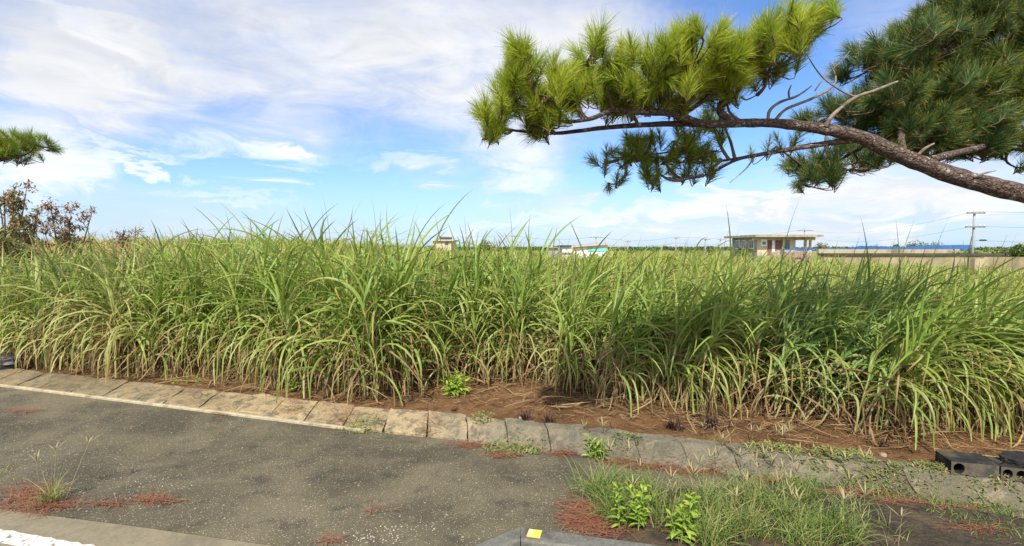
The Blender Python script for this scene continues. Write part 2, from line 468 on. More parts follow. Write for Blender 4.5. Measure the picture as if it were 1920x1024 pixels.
# ------------------------------------------------------------------ world: daylight sky with a procedural cloud layer
SUN_DIR = Vector((-0.22, -0.86, 1.0)).normalized()
def build_world():
    w = bpy.data.worlds.new("World"); SC.world = w; w.use_nodes = True
    w.node_tree.nodes.clear()
    k = NT(w.node_tree)
    sky = k.n('ShaderNodeTexSky', sky_type='NISHITA'); sky.sun_disc = False
    sky.sun_elevation = math.asin(SUN_DIR.z)
    sky.sun_rotation = math.atan2(SUN_DIR.x, SUN_DIR.y)
    sky.air_density = 1.0; sky.dust_density = 0.6; sky.ozone_density = 1.6
    D = k.n('ShaderNodeTexCoord').outputs['Generated']
    xyz = k.n('ShaderNodeSeparateXYZ'); k.put(xyz.inputs[0], D)
    x, y, z = xyz.outputs
    zz = k.math('ADD', k.math('MAXIMUM', z, 0.0), 0.14)
    # cloud layer seen in perspective: project the view direction onto a flat deck
    cv = k.n('ShaderNodeCombineXYZ')
    k.put(cv.inputs[0], k.math('DIVIDE', x, zz)); k.put(cv.inputs[1], k.math('DIVIDE', y, zz)); cv.inputs[2].default_value = 3.7
    C = cv.outputs[0]
    n_big = k.noise(C, 0.75, 7, 0.55, 0.5)
    n_mid = k.noise(C, 2.1, 7, 0.6, 0.6)
    dn = k.noise(D, 5.5, 6, 0.6, 0.3)
    dn2 = k.noise(k.scale(D, 1.0, 1.0, 3.2), 7.0, 7, 0.62, 0.8)
    az = k.math('ARCTAN2', x, y); el = k.math('ARCSINE', z)
    wob = k.math('MULTIPLY', k.math('SUBTRACT', dn, 0.5), 0.34)
    wob2 = k.math('MULTIPLY', k.math('SUBTRACT', dn2, 0.5), 0.20)
    azw = k.math('ADD', az, wob); elw = k.math('ADD', el, wob2)
    def blob(px, py, rx, ry, tilt=0.0, soft=1.0):
        d = Vector(ray(px, py)).normalized()
        a0 = math.atan2(d.x, d.y); e0 = math.asin(d.z)
        ka = 1 / (1 + ((px - 960) / 960) ** 2)
        ra = rx / 960 * ka; re = ry / 960 * math.sqrt(ka)
        da = k.math('SUBTRACT', azw, a0); de = k.math('SUBTRACT', elw, e0)
        if tilt:
            de = k.math('SUBTRACT', de, k.math('MULTIPLY', da, tilt))
        q = k.math('SQRT', k.math('ADD', k.math('POWER', k.math('DIVIDE', da, ra), 2), k.math('POWER', k.math('DIVIDE', de, re), 2)))
        return k.ss(1.0 + soft * 0.5, 1.0 - soft * 0.75, q)
    def total(L):
        acc = None
        for (amp, *a) in L:
            b = k.math('MULTIPLY', blob(*a), amp)
            acc = b if acc is None else k.math('ADD', acc, b)
        return acc
    # broad veil of pale grey-white cloud
    veil = total([(0.95, 430, 70, 520, 165, 0.0, 1.0), (0.80, 960, 60, 250, 180, 0.0, 1.0), (0.75, 130, 150, 260, 120, 0.0, 1.0), (0.50, 1750, 20, 230, 60, 0.0, 1.0),
                  (0.55, 1150, 110, 180, 110, 0.0, 1.0), (0.45, 960, 300, 130, 70, 0.0, 1.0), (0.35, 760, 325, 80, 30, 0, 1.0), (0.40, 250, 390, 330, 50, 0.0, 1.0),
                  (0.85, 1750, 350, 420, 75, 0.0, 1.0), (0.65, 1300, 400, 420, 40, 0.0, 1.0), (0.5, 1600, 440, 500, 25, 0, 1.0), (0.35, 700, 445, 500, 22, 0, 1.0)])
    veil = k.math('MULTIPLY', veil, k.math('ADD', 0.42, k.math('MULTIPLY', k.ss(0.30, 0.70, k.math('ADD', k.math('MULTIPLY', n_big, 0.55), k.math('MULTIPLY', n_mid, 0.45))), 0.75)), clamp=True)
    # bright sunlit puffs and streaks
    puff = total([(1.0, 110, 285, 125, 50, -0.12, 0.7), (0.6, 40, 335, 170, 26, 0.05, 0.8), (0.85, 290, 292, 100, 13, -0.22, 0.8), (1.0, 500, 290, 135, 30, 0.0, 0.9), (0.45, 575, 280, 55, 12, 0.2, 0.8),
                  (0.8, 750, 310, 75, 22, 0.05, 0.9), (0.75, 990, 320, 90, 50, -0.3, 1.0), (0.5, 430, 372, 120, 14, 0, 0.9), (0.45, 40, 190, 130, 35, 0, 0.9),
                  (0.75, 1230, 392, 260, 22, 0.10, 0.8), (0.7, 1450, 365, 200, 22, 0.1, 0.8), (0.7, 1720, 385, 330, 30, 0.0, 0.8), (0.5, 900, 425, 140, 10, 0.05, 0.8), (0.35, 735, 437, 30, 8, 0, .8),
                  (0.55, 940, 150, 100, 150, 0, 1.0), (0.4, 180, 40, 160, 25, -0.5, 1)])
    puff = k.math('MULTIPLY', puff, k.ss(0.20, 0.72, k.math('ADD', k.math('MULTIPLY', dn2, 0.6), k.math('MULTIPLY', n_mid, 0.4))), clamp=True)
    # unseen clouds behind the viewer, cover widened to add fill light
    back = k.math('MULTIPLY', k.ss(0.34, 0.58, n_big), k.ss(0.10, -0.35, y))
    CL = 0.57 / 0.14
    shade = k.ss(0.35, 0.68, k.math('ADD', k.math('MULTIPLY', dn2, 0.5), k.math('MULTIPLY', n_big, 0.5)))
    vcol = k.mix(shade, tuple(CL * c for c in (0.74, 0.77, 0.83)), tuple(CL * c for c in (0.98, 0.99, 1.02)))
    pcol = tuple(CL * c for c in (1.12, 1.13, 1.15))
    # richer blue and a pale band of moist air over the sea horizon
    base = k.mix(1.0, sky.outputs[0], (0.46, 0.62, 0.86), 'MULTIPLY')
    hz = k.math('MULTIPLY', k.ss(0.20, 0.0, el), 0.55)
    base = k.mix(hz, base, tuple(CL * c for c in (0.64, 0.82, 1.05)))
    c = k.mix(veil, base, vcol)
    c = k.mix(puff, c, pcol)
    # those unseen clouds are made overbright as an added frontal fill
    c = k.mix(back, c, tuple(CL * c_ for c_ in (2.0, 1.97, 1.92)))
    bg = k.n('ShaderNodeBackground'); k.put(bg.inputs[0], c); bg.inputs[1].default_value = 0.14
    out = k.n('ShaderNodeOutputWorld'); k.t.links.new(bg.outputs[0], out.inputs[0])
build_world()

sl = bpy.data.lights.new('sun', 'SUN'); sl.energy = 4.2; sl.angle = math.radians(0.53); sl.color = (1.0, 0.95, 0.87)
so = bpy.data.objects.new('sun', sl); COL.objects.link(so)
so.rotation_euler = (-SUN_DIR).to_track_quat('-Z', 'Y').to_euler()
so.location = (10, -10, 30)

cam = bpy.data.cameras.new('camera'); cam.lens = 18; cam.sensor_width = 36; cam.clip_start = 0.05; cam.clip_end = 6000
co = bpy.data.objects.new('camera', cam); COL.objects.link(co)
co.location = (0, 0, H); co.rotation_euler = (PI / 2 - PITCH, 0, 0)
SC.camera = co
SC.view_settings.view_transform = 'Standard'; SC.view_settings.look = 'None'; SC.view_settings.gamma = 1
SC.view_settings.exposure = 0.8
SC.cycles.max_bounces = 6; SC.cycles.diffuse_bounces = 3; SC.cycles.transmission_bounces = 3
SC.cycles.sample_clamp_indirect = 6

# ------------------------------------------------------------------ ground, sidewalk, gutter, road
def grid_axis(lo, hi, fine0, fine1, step, grow=1.25):
    a = list(np.arange(fine0, fine1 + 1e-6, step))
    s = step; x = a[-1]
    while x < hi: s *= grow; x += s; a.append(min(x, hi))
    s = step; x = a[0]
    while x > lo: s *= grow; x -= s; a.insert(0, max(x, lo))
    return np.array(a)
gx = grid_axis(-3000, 3000, -13, 11, 0.14); gy = grid_axis(-300, 4000, 3.0, 16, 0.14)
GX, GY = np.meshgrid(gx, gy, indexing='ij')
GZ = ground_z(GX, GY)
vv = (GX - K0.x) * Vv.x + (GY - K0.y) * Vv.y
for i in range(len(gx)):
    for j in range(len(gy)):
        if -0.3 < vv[i, j] < 9 and abs(gx[i]) < 14:
            p = (gx[i] * 1.6, gy[j] * 1.6, 0.3)
            GZ[i, j] += 0.05 * mnoise.noise(p) + 0.025 * mnoise.noise((gx[i] * 5, gy[j] * 5, 2.0))
nx, ny = len(gx), len(gy)
idx = np.arange(nx * ny).reshape(nx, ny)
Q = np.stack([idx[:-1, :-1], idx[1:, :-1], idx[1:, 1:], idx[:-1, 1:]], -1).reshape(-1, 4)
gm = quads_mesh('ground', np.stack([GX, GY, GZ], -1).reshape(-1, 3), Q, np.zeros((nx * ny, 4)), M['soil'])
tag(link('ground', gm), 'red-brown soil of the field running back to the horizon', 'ground', kind='structure')

mb = MB()
edge = [K(-30, -3.75), K(-4.63, -3.47), K(-3.09, -3.30), K(-1.66, -3.17), K(-0.75, -2.95)]
nk_in = [Vector((-0.45, 4.02, 0)), Vector((0.07, 4.215, 0)), Vector((1.23, 3.93, 0)), Vector((12, 1.28, 0))]
poly = edge + nk_in[0:] + [K(14, -0.5), K(-30, -0.5)]
mb.prism(poly, -0.12, 0.0)
tag(mb.build('sidewalk', M['sidewalk']), 'worn dark brown asphalt sidewalk with pale exposed stones', 'sidewalk', kind='structure')
mb = MB()
mb.prism([K(-30, -4.9), K(14, -4.9)] + [Vector((12, 1.05, 0)), Vector((1.18, 3.72, 0)), Vector((0.0, 4.0, 0)), Vector((-0.45, 3.9, 0))] + [K(-0.77, -2.97)] + [e - Vv * 0.006 for e in edge[::-1][1:]], -0.12, -0.012)
tag(mb.build('gutter', M['gutter']), 'tan concrete gutter strip along the road edge', 'gutter', kind='structure')
mb = MB()
mb.prism([K(-60, -12), K(40, -12), K(40, -4.91), K(-60, -4.91)], -0.12, -0.02)
tag(mb.build('road', M['road']), 'grey asphalt road in front of the gutter', 'road', kind='structure')
mb = MB()
wl0, wl1 = G(0, 990), G(190, 1024)
dw = (wl1 - wl0).normalized(); nw = Vector((dw.y, -dw.x, 0))
ra, rb = [], []
for i in range(160):
    t = -6 + i * 0.075
    p = wl0 + dw * t
    ra.append(p + nw * (0.018 * mnoise.noise((t * 9, 1, 0)) + 0.012 * math.sin(t * 41)))
    rb.append(p + nw * (0.16 + 0.012 * mnoise.noise((t * 9, 7, 0))))
for i in range(159):
    mb.add([(p.x, p.y, -0.008) for p in (ra[i], rb[i], rb[i + 1], ra[i + 1])], [(0, 1, 2, 3)])
tag(mb.build('road_marking', M['paint']), 'worn white painted line along the gutter', 'road marking', kind='structure')

# near kerb with its dropped end
mb = MB()
kb = [Vector((-0.62, 3.93, 0)), Vector((-0.45, 4.02, 0)), Vector((0.07, 4.23, 0)), Vector((0.64, 4.085, 0)), Vector((1.23, 3.945, 0)), Vector((2.4, 3.66, 0)), Vector((6, 2.77, 0)), Vector((12, 1.29, 0))]
kf = [Vector((-0.56, 3.80, 0)), Vector((-0.38, 3.87, 0)), Vector((0.07, 4.03, 0)), Vector((0.60, 3.90, 0)), Vector((1.18, 3.755, 0)), Vector((2.35, 3.47, 0)), Vector((5.95, 2.58, 0)), Vector((11.95, 1.1, 0))]
kz = [0.015, 0.05, 0.15, 0.15, 0.15, 0.15, 0.15, 0.15]
names = ['dropped', 'corner', 'marker', 'straight', 'straight', 'far', 'far']
KL = ['sloping end piece of the near kerb, tapering down to the gutter', 'grey kerb piece left of the yellow reflector, meeting the sloping end',
      'grey kerb piece carrying the yellow reflector', 'grey kerb piece in front of the tall roadside grass']
def kerb_piece(i0, i1, label):
    b = MB()
    P = kb[i0:i1 + 1]; F = kf[i0:i1 + 1]; Z = kz[i0:i1 + 1]
    n = len(P)
    dirv = (P[-1] - P[0]).normalized()
    P = [p.copy() for p in P]; F = [p.copy() for p in F]
    P[0] += dirv * 0.004; F[0] += dirv * 0.004; P[-1] -= dirv * 0.004; F[-1] -= dirv * 0.004
    prof = []
    for i in range(n):
        a = (P[i] - F[i]).normalized() * 0.02
        z = Z[i]
        prof.append([(P[i].x, P[i].y, -0.12), (P[i].x, P[i].y, z - 0.012), (*(P[i] - a).xy, z), (*(F[i] + a).xy, z - 0.003), (F[i].x, F[i].y, z - 0.02), (*(F[i] - a * 0.8).xy, -0.12)])
    vs = [q for r in prof for q in r]
    fs = []
    for i in range(n - 1):
        for k_ in range(6):
            fs.append((i * 6 + k_, (i + 1) * 6 + k_, (i + 1) * 6 + (k_ + 1) % 6, i * 6 + (k_ + 1) % 6))
    fs += [tuple(range(5, -1, -1)), tuple((n - 1) * 6 + k_ for k_ in range(6))]
    b.add(vs, fs)
    o = b.build('kerb_stone', M['near_kerb'])
    tag(o, label, 'kerb', 'near kerb pieces')
kerb_piece(0, 2, 'sloping end piece of the near kerb, tapering down left to the gutter')
kerb_piece(2, 4, 'straight grey kerb piece carrying the yellow reflector')
kerb_piece(4, 5, 'grey kerb piece right of the one with the yellow reflector')
kerb_piece(5, 6, 'long grey kerb piece past the roadside grass')
rp = empty('kerb_reflector', (0.185, 4.10, 0.149), 'small yellow reflector stuck on top of the near kerb', 'reflector', rz=-0.24)
mb = MB(); mb.prism([(-0.055, -0.05), (0.055, -0.05), (0.055, 0.05), (-0.055, 0.05)], 0, 0.012); mb.build('plate', M['marker'], rp)
mb = MB(); mb.prism([(-0.045, -0.035), (-0.01, -0.035), (-0.01, 0.03), (-0.045, 0.03)], 0.0125, 0.016); mb.build('lens', M['marker_pale'], rp)

# ------------------------------------------------------------------ kerb slabs along the field
joint_px = [127, 186, 244, 304, 352, 416, 480, 542, 604, 674, 744, 818, 889, 961, 1035, 1110, 1192, 1275, 1365, 1460, 1560, 1665, 1780, 1900]
us = []
for px in joint_px:
    # intersect the pixel column with the back edge line
    x = (px - 960) / FPX
    u = (x * K0.y - K0.x) / (U.x - x * U.y)
    us.append(u)
left = [us[0] - 0.6 * i for i in range(9, 0, -1)]
us = left + us + [us[-1] + 0.6 * i for i in range(1, 6)]
ORD = ['', 'first', 'second', 'third', 'fourth', 'fifth', 'sixth', 'seventh', 'eighth', 'ninth', 'tenth', 'eleventh', 'twelfth', 'thirteenth', 'fourteenth', 'fifteenth', 'sixteenth', 'seventeenth', 'eighteenth', 'nineteenth', 'twentieth']
weed_u = toK(S(857, 740))[0]
iw = max(i for i in range(len(us)) if us[i] < weed_u)
blk_u = toK(G(1780, 885))[0]
for i in range(len(us) - 1):
    u0, u1 = us[i] + 0.002, us[i + 1] - 0.002
    um = (u0 + u1) / 2
    g = float(sstep(-3.0, -0.4, um))                # flat slabs at the left, tilted ones to the right
    r = random.Random(i)
    dz = r.uniform(-0.012, 0.012); tilt = r.uniform(-0.012, 0.012); dv = r.uniform(-0.012, 0.012)
    pf = [(-0.60, -0.14), (-0.60, 0.03), (-0.585, 0.048), (-0.45, 0.075), (-0.30, 0.095), (-0.14, 0.115), (-0.03, 0.13), (0.0, 0.115), (0.0, -0.14)]
    pt = [(-0.56, -0.14), (-0.56, 0.005), (-0.545, 0.03), (-0.475, 0.115), (-0.42, 0.19), (-0.375, 0.222), (-0.23, 0.24), (-0.20, 0.222), (-0.20, -0.14)]
    prof = [(a[0] + (b[0] - a[0]) * g, a[1] + (b[1] - a[1]) * g) for a, b in zip(pf, pt)]
    n = 7
    vs, fs = [], []
    skew = 0.36 + 0.15 * g                                    # joints run straight back, not square to the slab line
    for a in range(n):
        t = a / (n - 1)
        t = t if 0 < a < n - 1 else (0.0 if a == 0 else 1.0)
        for (v, z) in prof:
            inset = 0.0
            if a in (0, n - 1) and z > 0.03: inset = -0.008
            uu = u0 + (u1 - u0) * t + (v + 0.3) * -skew * -1 * -1
            p = K(uu, v + dv, 0)
            q = p * 4.0
            jit = 0.020 * mnoise.noise((q.x * 1.7, q.y * 1.7, i * 3.1)) + 0.012 * mnoise.noise((q.x * 6, q.y * 6, i))
            p.z = z + dz + tilt * (t - 0.5) * 2 + (jit + inset if z > 0 else 0)
            if z > 0.0:
                e = 0.026 * mnoise.noise((q.x * 3, q.y * 3, 5.5 + z))
                p += Vv * e
                if a in (0, n - 1): p += U * (0.012 * mnoise.noise((q.x * 4, q.y * 4, 9.5)) + (0.010 if a == 0 else -0.010) * r.random())
            vs.append(p)
    m_ = len(prof)
    for a in range(n - 1):
        for k_ in range(m_ - 1):
            fs.append((a * m_ + k_, a * m_ + k_ + 1, (a + 1) * m_ + k_ + 1, (a + 1) * m_ + k_))
    fs += [tuple(range(m_ - 1, -1, -1)), tuple((n - 1) * m_ + k_ for k_ in range(m_))]
    b = MB(); b.add(vs, fs)
    o = b.build('kerb_slab', M['slab'], smooth=False)
    d = i - iw
    tone = 'ochre stained' if g < 0.55 else 'grey weathered'
    if d == 0: lab = 'concrete kerb slab directly in front of the bright green leafy weed'
    elif d < 0 and -d < len(ORD): lab = f'{tone} kerb slab, {ORD[-d]} to the left of the bright leafy weed'
    elif d > 0 and d < len(ORD): lab = f'{tone} kerb slab, {ORD[d]} to the right of the bright leafy weed'
    else: lab = f'{tone} kerb slab out near the far left end'
    tag(o, lab, 'kerb slab', 'concrete slabs edging the field')

# pale edging strip along the foot of the left slabs
mb = MB(); vs, fs = [], []
n = 90
for i in range(n):
    u_ = -13.5 + i * (11.0 / (n - 1))
    e = 0.006 * mnoise.noise((u_ * 3, 2, 0))
    for (v_, z_) in ((-0.665, -0.1), (-0.665, 0.028), (-0.655, 0.036), (-0.615, 0.036), (-0.612, -0.1)):
        p = K(u_, v_ + e, z_ + (0.5 * e if z_ > 0 else 0)); vs.append(p)
for i in range(n - 1):
    for k_ in range(5): fs.append((i * 5 + k_, i * 5 + (k_ + 1) % 5, (i + 1) * 5 + (k_ + 1) % 5, (i + 1) * 5 + k_))
fs += [(4, 3, 2, 1, 0), tuple((n - 1) * 5 + k_ for k_ in range(5))]
mb.add(vs, fs)
tag(mb.build('edging_strip', M['edging']), 'thin pale concrete edging along the foot of the left slabs', 'edging')

# dark planting soil let into the sidewalk at the right
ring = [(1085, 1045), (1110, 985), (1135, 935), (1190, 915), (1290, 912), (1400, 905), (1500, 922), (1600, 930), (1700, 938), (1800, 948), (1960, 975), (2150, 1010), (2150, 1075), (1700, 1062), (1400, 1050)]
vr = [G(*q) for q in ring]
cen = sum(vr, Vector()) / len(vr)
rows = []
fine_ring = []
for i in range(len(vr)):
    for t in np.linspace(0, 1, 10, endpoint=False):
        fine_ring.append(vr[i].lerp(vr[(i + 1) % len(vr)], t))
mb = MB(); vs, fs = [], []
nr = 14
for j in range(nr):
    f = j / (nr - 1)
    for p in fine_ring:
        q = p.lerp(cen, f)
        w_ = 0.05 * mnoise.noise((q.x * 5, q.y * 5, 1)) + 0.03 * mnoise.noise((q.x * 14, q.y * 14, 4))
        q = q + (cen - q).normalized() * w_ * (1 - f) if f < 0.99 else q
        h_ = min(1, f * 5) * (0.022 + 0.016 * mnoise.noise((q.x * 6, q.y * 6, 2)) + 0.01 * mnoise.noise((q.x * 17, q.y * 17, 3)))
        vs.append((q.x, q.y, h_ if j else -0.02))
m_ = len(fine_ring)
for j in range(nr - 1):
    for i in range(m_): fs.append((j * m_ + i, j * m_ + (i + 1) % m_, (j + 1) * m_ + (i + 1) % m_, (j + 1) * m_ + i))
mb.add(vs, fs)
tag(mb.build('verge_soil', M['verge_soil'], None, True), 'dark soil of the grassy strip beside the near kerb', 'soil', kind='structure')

# ------------------------------------------------------------------ sugarcane
def cane_variant(seed, lean_x=0.0, dark=False, dry=0.0, tall=1.0, arch=0.5, fan=2.4):
    """returns (stalk meshes, leaf mesh, dry leaf mesh)"""
    global rng
    keep = rng
    rng = np.random.default_rng(1000 + seed)
    ns = int(rng.integers(2, 5))
    stalks = []; B = Blades(); Dd = Blades()
    for s_ in range(ns):
        bx, by = rng.normal(0, 0.11, 2)
        az0 = rng.uniform(0, 2 * PI)
        lean = abs(rng.normal(0, 0.21))
        dx, dy = math.cos(az0) * lean + lean_x, math.sin(az0) * lean
        hs = rng.uniform(1.0, 1.7) * tall
        nrm = math.sqrt(1 + dx * dx + dy * dy)
        def node(h): return np.stack([bx + dx / nrm * h * (0.7 + 0.3 * h / hs), by + dy / nrm * h * (0.7 + 0.3 * h / hs), h / nrm], -1)
        mb = MB()
        hh = np.linspace(-0.1, hs, 6)
        mb.tube([Vector(node(np.array(h))) for h in hh], list(np.linspace(0.017, 0.009, 6)), 6, 2)
        stalks.append(mb)
        nl = int(rng.integers(14, 19))
        fr = np.linspace(0.0, 1.0, nl)
        h = (0.30 + 0.70 * fr ** 0.9) * hs
        side = rng.uniform(0, 2 * PI)
        az = side + np.arange(nl) * PI + rng.normal(0, 0.75, nl)
        # wind pushes blades towards +x on the leaning variants
        if lean_x > 0:
            ax, ay = np.cos(az) + lean_x * 2.2, np.sin(az)
            az = np.arctan2(ay, ax)
        th = 1.0 + 0.5 * fr ** 1.3 + rng.normal(0, 0.22, nl)
        th = np.minimum(th, 1.52)
        droop = 3.05 - (3.05 - arch) * fr ** fan + rng.normal(0, 0.62, nl)
        if fan < 2: th = th + 0.35 * np.sin(PI * fr)
        droop = np.maximum(droop, 0.25)
        L = rng.uniform(1.1, 1.75, nl) * (0.95 + 0.05 * fr)
        W = rng.uniform(0.038, 0.066, nl)
        age = np.clip(rng.normal(0.16, 0.32, nl) + (0.30 - fr) * 0.5 + dry, 0, 0.9)
        B.add(node(h), az, th, L, W, droop, S=9, age=age, roll=rng.normal(0, 0.7, nl), curl=rng.normal(0, 0.9, nl), power=1.08, zmin=0.06)
        # dead leaves hanging round the foot
        nd = int(rng.integers(7, 12) + (5 if dry > 0 else 0))
        hd = rng.uniform(0.12, 0.85, nd) * hs
        Dd.add(node(hd), rng.uniform(0, 2 * PI, nd), rng.uniform(-0.5, 0.7, nd), rng.uniform(0.55, 1.15, nd), rng.uniform(0.018, 0.042, nd),
               rng.uniform(1.0, 2.4, nd), S=6, age=rng.random(nd) * 0.6, roll=rng.normal(0, 0.9, nd), curl=rng.normal(0, 0.9, nd), power=0.9, zmin=0.05)
    st = []
    for mb in stalks:
        me = bpy.data.meshes.new('stalk'); me.from_pydata(mb.v, [], mb.f); me.materials.append(M['stalk'])
        me.polygons.foreach_set('use_smooth', [True] * len(me.polygons)); st.append(me)
    lm = B.mesh('leaves', M['cane_dark'] if dark else M['cane'])
    dm = Dd.mesh('dry_leaves', M['straw'])
    rng = keep
    return st, lm, dm

VAR_UP = [cane_variant(i, arch=1.0) for i in range(14)]
VAR_DRY = [cane_variant(40 + i, dry=0.44, arch=1.1) for i in range(6)]
VAR_WIND = [cane_variant(60 + i, lean_x=0.48, arch=1.0) for i in range(12)]
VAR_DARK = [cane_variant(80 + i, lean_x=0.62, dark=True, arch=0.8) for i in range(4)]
VAR_SPIKE = [cane_variant(90 + i, tall=1.06, arch=0.7, fan=1.2) for i in range(6)]
VAR_SPIKE_WIND = [cane_variant(110 + i, lean_x=0.25, tall=1.02, arch=0.8, fan=1.3) for i in range(4)]

def put_cane(var, loc, rz, sc, label, lean=(0, 0)):
    st, lm, dm = var
    o = empty('sugarcane_plant', loc, label, 'sugarcane', 'sugarcane plants in the front rows')
    o.rotation_euler = (lean[0], lean[1], rz)
    o.scale = (sc, sc, sc)
    for me in st: link('stalk', me, o)
    link('leaves', lm, o); link('dry_leaves', dm, o)
    return o

front_px = [(-260, 652), (0, 679), (250, 703), (400, 714), (480, 720), (600, 741), (720, 750), (820, 724), (930, 708), (1050, 732), (1140, 756), (1250, 768), (1350, 768), (1500, 795), (1650, 812), (1800, 812), (1900, 822), (2050, 838)]
fu, fv = [], []
for q in front_px:
    u, v = toK(S(*q)); fu.append(u); fv.append(v)
order = np.argsort(fu); fu = np.array(fu)[order]; fv = np.array(fv)[order]
def front_v(u): return float(np.interp(u, fu, fv))

def zone(px, row):
    side = ('below the rusty shrubs', 'left of the leafy weeds', 'between the leafy weeds', 'behind the brightest leafy weed',
            'behind the dark stubble', 'beside the black stubble clumps', 'behind the hollow blocks')
    i = int(np.searchsorted([210, 480, 760, 960, 1240, 1640], px))
    if i == 6: look = 'bright green sugarcane plant'
    elif i == 5: look = 'wind-bent deep green sugarcane plant'
    elif i == 0: look = 'straw-flecked sugarcane plant'
    else: look = 'upright green sugarcane plant'
    where = ('front row', 'second row', 'third row', 'fourth row', 'fifth row')[row]
    return f'{look} of the {where} {side[i]}'

nplants = 0
row_d = [0.0, 0.42, 0.85, 1.3, 1.8]
for row, rd in enumerate(row_d):
    u = -13.2 - row * 0.3
    while u < 8.6 + row * 0.6:
        v = max(front_v(u) + 0.05, 0.28) + rd + rng.normal(0, 0.12)
        p = K(u + rng.normal(0, 0.08), v)
        px = 960 + 960 * p.x / p.y
        if row == 0 and min(abs(px - 548) - 24, abs(px - 362) - 24, abs(px - 857) - 18) < 0:
            u += 0.2; continue
        if -150 < px < 2080 and nplants < 292:
            p.z = float(ground_z(p.x, p.y)) - 0.01
            windy = px > 1010 + rng.normal(0, 70)
            if windy:
                var = VAR_WIND[rng.integers(len(VAR_WIND))]; rz = rng.normal(-0.1, 0.45)
            elif px < 420 and rng.random() < 0.6:
                var = VAR_DRY[rng.integers(len(VAR_DRY))]; rz = rng.uniform(0, 2 * PI)
            else:
                var = VAR_UP[rng.integers(len(VAR_UP))]; rz = rng.uniform(0, 2 * PI)
            near = min(abs(px - q) for q in (300, 415, 520, 620, 680, 770, 815, 880, 950))
            if row < 3 and near < 16 and rng.random() < 0.75:
                var = VAR_SPIKE[rng.integers(len(VAR_SPIKE))]; rz = rng.uniform(0, 2 * PI)
            near = min(abs(px - q) for q in (1040, 1190, 1320, 1400, 1570, 1640, 1720))
            if row < 3 and near < 18 and rng.random() < 0.7:
                var = VAR_SPIKE_WIND[rng.integers(len(VAR_SPIKE_WIND))]; rz = rng.normal(0, 0.4)
            # height follows the photograph: tall in the middle, lower to the right
            hgt = np.interp(px, [0, 150, 300, 450, 620, 820, 1000, 1150, 1400, 1700, 1950], [0.96, 0.96, 0.98, 0.98, 1.03, 1.0, 0.92, 0.88, 0.86, 0.86, 0.76])
            sc = hgt * rng.normal(0.99, 0.06)
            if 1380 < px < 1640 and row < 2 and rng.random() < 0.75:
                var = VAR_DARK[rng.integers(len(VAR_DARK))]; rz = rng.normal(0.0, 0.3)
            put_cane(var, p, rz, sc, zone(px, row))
            nplants += 1
        u += 0.385 * rng.uniform(0.8, 1.2)

# the rest of the field, one mass of cane tops running back
FB = Blades()
pts = []
def scatter(y0, y1, sp, xl, xr):
    for y in np.arange(y0, y1, sp):
        for x in np.arange(xl(y), xr(y), sp):
            px, py = x + rng.normal(0, sp * 0.35), y + rng.normal(0, sp * 0.35)
            u, v = toK((px, py))
            if v < front_v(u) + 2.25: continue
            if px > 20 and py > 35: continue
            if abs(px - 33) < 6 and py > 50: continue
            pts.append((px, py, sp))
scatter(7.5, 22, 0.52, lambda y: -y * 1.12 - 1, lambda y: y * 1.12 + 1.5)
n_near = len(pts)
scatter(22, 38, 0.8, lambda y: -y * 1.08, lambda y: y * 1.06)
n_mid = len(pts)
scatter(38, 75, 1.35, lambda y: -y * 1.05, lambda y: 22)
pts = np.array(pts)
print('cane plants', nplants, 'field clumps', len(pts))
def field(sel, nl, S, wmul):
    P = np.repeat(pts[sel][:, :2], nl, 0)
    N = len(P)
    x, y = P[:, 0], P[:, 1]
    gz = ground_z(x, y)
    pxs = 960 + 960 * x / y
    hg = np.interp(pxs, [0, 200, 450, 620, 820, 1000, 1150, 1400, 1600, 1750, 1950], [0.96, 0.96, 0.97, 0.98, 0.96, 0.90, 0.85, 0.78, 0.71, 0.60, 0.55]) * (1 - 0.06 * sstep(12, 30, y))
    hg = hg * np.repeat(rng.normal(0.98, 0.10, len(pts[sel])) + 0.10 * np.array([mnoise.noise((a * 0.45, b * 0.45, 1)) for a, b, _ in pts[sel]]), nl)
    windy = sstep(950, 1150, pxs)
    fr = rng.random(N)
    hb = (0.75 + 0.85 * fr) * hg
    az = rng.uniform(0, 2 * PI, N)
    az = np.arctan2(np.sin(az), np.cos(az) + windy * 0.6)
    th = np.minimum(0.80 + 0.66 * fr + rng.normal(0, 0.15, N), 1.53)
    droop = np.maximum(2.9 - 1.9 * fr ** 1.8 + rng.normal(0, 0.4, N), 0.25)
    pos = np.stack([x + rng.normal(0, 0.14, N), y + rng.normal(0, 0.14, N), gz + hb], -1)
    left = sstep(420, 150, pxs)
    age = np.clip(rng.normal(0.16, 0.28, N) + left * 0.8, 0, 0.95)
    FB.add(pos, az, th, rng.uniform(0.85, 1.3, N) * hg, rng.uniform(0.035, 0.055, N) * wmul, droop, S=S, age=age, roll=rng.normal(0, 0.5, N), curl=rng.normal(0, 0.4, N), fold=False, power=1.5)
field(slice(0, n_near), 30, 6, 1.0)
field(slice(n_near, n_mid), 22, 5, 1.4)
field(slice(n_mid, len(pts)), 16, 4, 2.4)
tag(link('sugarcane_field', FB.mesh('sugarcane_field', M['far_cane'])), 'mass of sugarcane tops filling the field behind the front rows', 'sugarcane field', kind='stuff')

